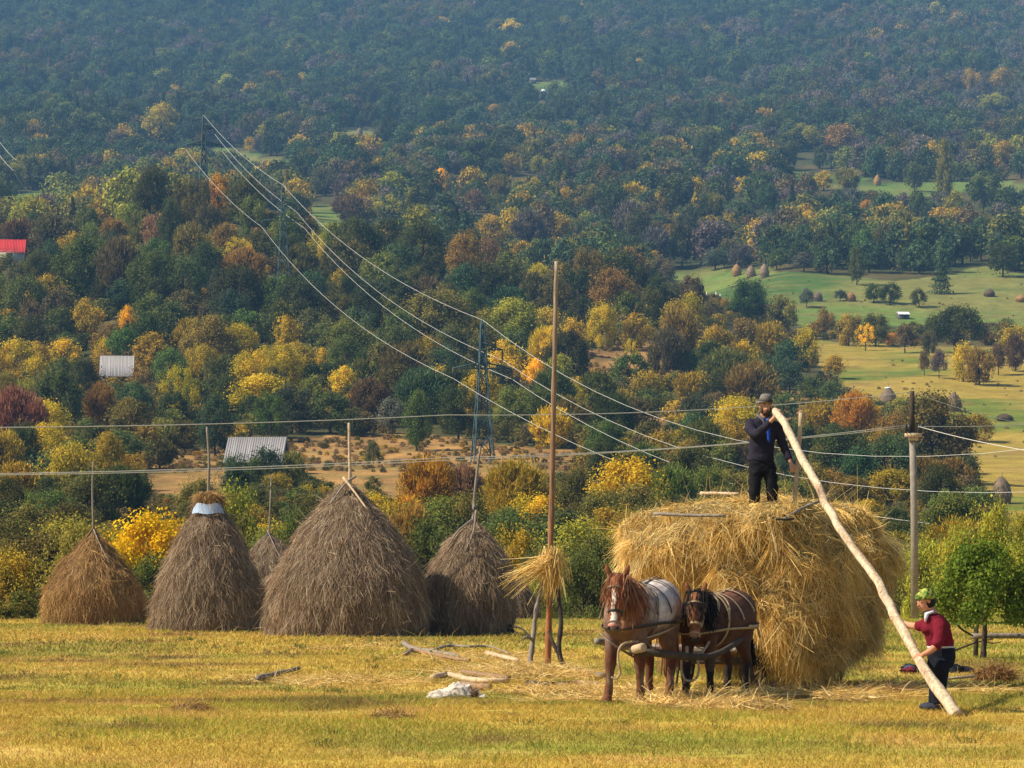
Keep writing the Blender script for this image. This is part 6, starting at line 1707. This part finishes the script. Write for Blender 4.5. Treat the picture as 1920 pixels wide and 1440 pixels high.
# ---------------------------------------------------------------- grass and loose hay on the meadow
def build_grass():
    r = np.random.default_rng(9)
    mb = MB()
    for lo, hi, dens, L, W in ((25.0, 42, 950, (.035, .095), (.006, .012)), (42, 62, 260, (.05, .10), (.011, .020)), (62, 113, 75, (.07, .15), (.02, .035))):
        hw_ = lambda y: np.maximum(.215 * y, 10.0)
        area = 2 * hw_((lo + hi) / 2) * (hi - lo)
        n = int(area * dens)
        Y = np.sqrt(r.uniform(lo * lo, hi * hi, n)); X = r.uniform(-1, 1, n) * hw_(Y)
        k = noise3(np.column_stack([X, Y]), 1.1, 33, 2) + r.normal(0, .12, n) > .34
        X, Y = X[k], Y[k]; n = len(X)
        c = meadow_col(X, Y)
        g = noise3(np.column_stack([X, Y]), .45, 35, 2)
        green = r.random(n) < .10 + .5 * sstep(.5, .7, g)
        c = np.where(green[:, None], c * [.74, .96, .75] + [.0, .015, .0], c * [1.15, 1.06, 1.2])
        c *= r.uniform(.7, 1.3, n)[:, None]
        P = np.column_stack([X, Y, terrain_z(X, Y) - .004])
        D = unit(np.column_stack([r.normal(.0, .35, n), r.normal(0, .35, n), np.ones(n)]))
        Ls = r.uniform(L[0], L[1], n) * (.6 + .8 * g)
        tall = r.random(n) < .015; Ls[tall] *= 2.8
        Vr, Q, kk = ribbons(P, D, Ls, r.uniform(W[0], W[1], n), np.column_stack([r.normal(0, .4, n) * Ls, r.normal(0, .4, n) * Ls, -.25 * Ls]), r, 2, .8)
        mb.add(Vr, None, Q, np.repeat(c, kk, axis=0))
    # uneven tufts and weeds
    nt_ = 420; ty = np.sqrt(r.uniform(27.0 ** 2, 75.0 ** 2, nt_)); tx = r.uniform(-.2, .2, nt_) * ty
    kb = 26; i = np.repeat(np.arange(nt_), kb); n = nt_ * kb
    P = np.column_stack([tx[i] + r.normal(0, .07, n), ty[i] + r.normal(0, .07, n), np.zeros(n)]); P[:, 2] = terrain_z(P[:, 0], P[:, 1])
    Ls = r.uniform(.06, .17, n) * r.uniform(.6, 1.3, nt_)[i]
    D = unit(np.column_stack([r.normal(0, .45, n), r.normal(0, .45, n), np.ones(n)]))
    tc = np.array([(.12, .16, .03), (.16, .19, .035), (.34, .26, .08), (.22, .15, .055), (.10, .12, .03)])[r.integers(0, 5, nt_)][i] * r.uniform(.7, 1.25, (n, 1))
    Vr, Q, kk = ribbons(P, D, Ls, np.interp(ty[i], [27, 75], [.008, .022]), np.column_stack([r.normal(0, .4, n) * Ls, r.normal(0, .4, n) * Ls, -.3 * Ls]), r, 2, .8)
    mb.add(Vr, None, Q, np.repeat(tc, kk, axis=0))
    tag(mb.build('meadow_grass', M['grass']), 'short yellow-green mown grass covering the meadow', 'grass', kind='stuff')
build_grass()

def litter(name, label, areas, seed, kind='stuff', cat='loose hay'):
    r = np.random.default_rng(seed); mb = MB()
    for px, row, rx, ry, n, up in areas:
        n = int(n * 1.7)
        d0 = gdist(row); s = F / d0
        a = r.random(n) * 6.283; q = np.sqrt(r.random(n)) ** 1.0 * r.uniform(.5, 1.1, n)
        X = (px - 960) / s + np.cos(a) * q * rx; Y = d0 + np.sin(a) * q * ry
        cl = noise3(np.column_stack([X, Y]), 1.6, seed, 2) > .40
        X, Y = X[cl], Y[cl]; m = len(X)
        h = up * np.clip(1 - (((X - (px - 960) / s) / rx) ** 2 + ((Y - d0) / ry) ** 2), 0, 1) * r.random(m)
        P = np.column_stack([X, Y, terrain_z(X, Y) + .02 + h])
        D = unit(np.column_stack([r.normal(0, 1, m), r.normal(0, .8, m), r.normal(.05, .18, m)]))
        Ls = r.uniform(.10, .36, m)
        Vr, Q, kk = ribbons(P, D, Ls, r.uniform(.005, .010, m), np.column_stack([r.normal(0, .2, m) * Ls, r.normal(0, .2, m) * Ls, -.06 * Ls]), r, 2, .4)
        c = np.array(STRAW_GOLD)[r.integers(0, 6, m)] * r.uniform(.75, 1.15, (m, 1))
        mb.add(Vr, None, Q, np.repeat(c, kk, axis=0))
    return tag(mb.build(name, M['straw']), label, cat, kind=kind)
litter('hay_litter', 'loose golden hay strewn over the grass round the pole, horses and wagon',
       [(960, 1262, 1.6, 3.4, 4200, .10), (1030, 1275, 1.2, 2.0, 2600, .14), (1110, 1300, 1.5, 1.3, 3000, .08), (1250, 1318, 1.8, 1.0, 3200, .08), (1440, 1312, 2.2, 1.4, 3600, .10), (640, 1280, 2.0, 2.2, 2000, .03),
        (880, 1235, 2.0, 4.0, 2000, .04), (1690, 1290, 1.5, 1.5, 1500, .04), (1830, 1300, 1.0, 1.2, 600, .03), (700, 1215, 2.2, 4.0, 900, .02), (560, 1275, 1.5, 1.4, 700, .02)], 101)

def ground_heap(label, px, row, rx, ry, h, pal, n, seed):
    d = gdist(row); X = (px - 960) * d / F
    V, T, Q = ellipsoid((rx, ry, h), 30); V = V * (1 + .35 * (noise3(V + seed, 3, seed, 2) - .5))[:, None]
    V[:, 2] = np.maximum(V[:, 2], -.02)
    o = hay_heap('hay_heap', V, T, Q, pal, n, (.15, .42), (.006, .012), seed, None, down=.25, lift=.25, base=.5)
    o.location = (X, d, 0)
    tag(o, label, 'hay heap', 'low heaps of raked hay on the ground')
ground_heap('long low heap of golden hay in front of the bay horse', 1385, 1334, .62, .30, .17, STRAW_GOLD, 2600, 111)
ground_heap('flat spread of golden hay between the two horses feet', 1262, 1330, .52, .26, .10, STRAW_GOLD, 1700, 112)
ground_heap('heap of golden hay at the foot of the tall brown pole', 1000, 1276, .48, .42, .16, STRAW_GOLD, 1900, 113)
ground_heap('darker hay heap just left of the roan horse on the ground', 1072, 1312, .52, .30, .13, STRAW_GOLD, 1500, 114)
ground_heap('small brown tuft of hay alone on the grass below the haystacks', 362, 1336, .24, .18, .09, STRAW_OCHRE, 500, 115)
ground_heap('small brown tuft of hay on the grass below the white sack', 735, 1352, .25, .16, .09, STRAW_OCHRE, 500, 116)
ground_heap('dull hay patch coloured to suggest the shaded ground beside the woman', 1660, 1300, .60, .40, .07, STRAW_OCHRE, 1300, 117)  # duller straw paints in the shade on the ground here
# ---------------------------------------------------------------- words for every tree: its look and what it stands by
MARKS = [(382, 270, 'the farthest pylon'), (531, 410, 'the pylon among the trees'), (905, 720, 'the nearest pylon'), (1041, 560, 'the tall brown pole tip'), (218, 690, 'the grey-roofed barn'),
         (480, 852, 'the plank-roofed shed'), (22, 464, 'the red roof'), (1429, 800, 'the man on the hay'), (394, 925, 'the stack with the plastic sheet'), (652, 920, 'the biggest haystack'), (172, 930, 'the ochre haystack pole'),
         (890, 930, 'the leaning stack pole'), (1712, 790, 'the concrete pole'), (1408, 510, 'the three pink haystacks'), (1665, 748, 'the white-capped haystack'), (1019, 171, 'the white dome'), (302, 232, 'the great gold tree'),
         (826, 337, 'the slim bright yellow tree'), (571, 372, 'the white-gabled hut'), (1645, 342, 'the lone far haystack'), (1764, 520, 'the pointed field tree'), (1622, 636, 'the open yellow field tree'), (1690, 578, 'the white-roofed shelter'),
         (700, 860, 'the dry field'), (1175, 900, 'the big gold crown'), (280, 990, 'the yellow shrub behind the stacks'), (1850, 1100, 'the rail fence'), (1420, 1000, 'the hay load'), (1700, 700, 'the yellow field'), (1690, 548, 'the green field orchard'),
         (480, 295, 'the bright far clearing'), (392, 650, 'the big rust tree'), (30, 800, 'the red-brown edge tree'), (1160, 680, 'the small dry clearing'), (1888, 560, 'the reddish hay heap')]
def where(t, m):
    cx, cy = t['px'], t['base'] - t['h'] * .55
    dx, dy = cx - m[0], cy - m[1]; r_ = math.hypot(dx, dy)
    a = math.degrees(math.atan2(-dy, dx)) % 360
    k = int(((a + 22.5) % 360) // 45)
    rel = ['right of', 'above and right of', 'above', 'above and left of', 'left of', 'below and left of', 'below', 'below and right of'][k]
    far = 'close ' if r_ < 62 else ('' if r_ < 125 else ('well ' if r_ < 230 else 'far '))
    if r_ < 62 and rel in ('above', 'below'): rel = {'above': 'rising behind', 'below': 'standing before'}[rel]; far = ''
    return far + rel + ' ' + m[2], r_
def clean_size(t):
    q = t['h'] * t['d'] / F
    return 'tall ' if q > 13 else ('small ' if q < 5 else '')
used = set()
def bring(t):
    c = sorted(MARKS, key=lambda m: math.hypot(t['px'] - m[0], t['base'] - t['h'] * .55 - m[1]))
    noun = 'shrub' if t['cat'] == 'shrub' else 'tree'
    look = '%s%s %s %s' % (clean_size(t), PAL[t['color']][1], SHW[t['kind']], noun)
    look2 = '%s %s %s' % (PAL[t['color']][1], SHW[t['kind']], noun)
    outs = []
    for i in range(4): outs.append('%s %s' % (look, where(t, c[i])[0]))
    for i in range(3):
        for j in range(i + 1, 5): outs.append('%s %s, %s' % (look2, where(t, c[i])[0], where(t, c[j])[0]))
    for e in outs:
        if e not in used and len(e.split()) <= 16: return e
    for w_ in ('second', 'third', 'fourth', 'fifth', 'sixth', 'seventh'):
        e = '%s %s %s' % (w_, look2, where(t, c[0])[0])
        if e not in used: return e
    return outs[0]
for t in sorted(TREES, key=lambda t: -t['h']):
    e = bring(t); used.add(e)
    if t['base'] > 1100 and 1800 < t['px'] < 1860 and t['d'] < 80: e = 'small leafy green tree standing on the meadow beside the rail fence'
    if not -30 < t['px'] < 1950: grp = 'trees and shrubs at the edges of the view'
    else: grp = 'shrubs along the lower edge of the meadow' if t['d'] < 200 else ('autumn trees on the wooded hill' if t['d'] < 860 else 'single trees standing out in the far wood')
    tag(t['o'], e, 'shrub' if t['cat'] == 'shrub' else 'tree', grp)
# ---------------------------------------------------------------- the air
def build_haze():
    mb = MB(); mb.box((0, 2080, 210), (3200, 4400, 640))
    m, nt, out = new_mat('haze')
    v = N(nt, 'ShaderNodeVolumePrincipled')
    v.inputs['Color'].default_value = (0.26, 0.56, 1.0, 1)
    v.inputs['Density'].default_value = 0.000118
    v.inputs['Anisotropy'].default_value = 0.0
    nt.links.new(v.outputs[0], out.inputs['Volume'])
    V, T, Q, C = mb.arrays()
    o = link('haze', mesh_np('haze', V, [T, Q], m))
    tag(o, 'thin bluish autumn haze filling the valley', 'haze', kind='stuff')
build_haze()
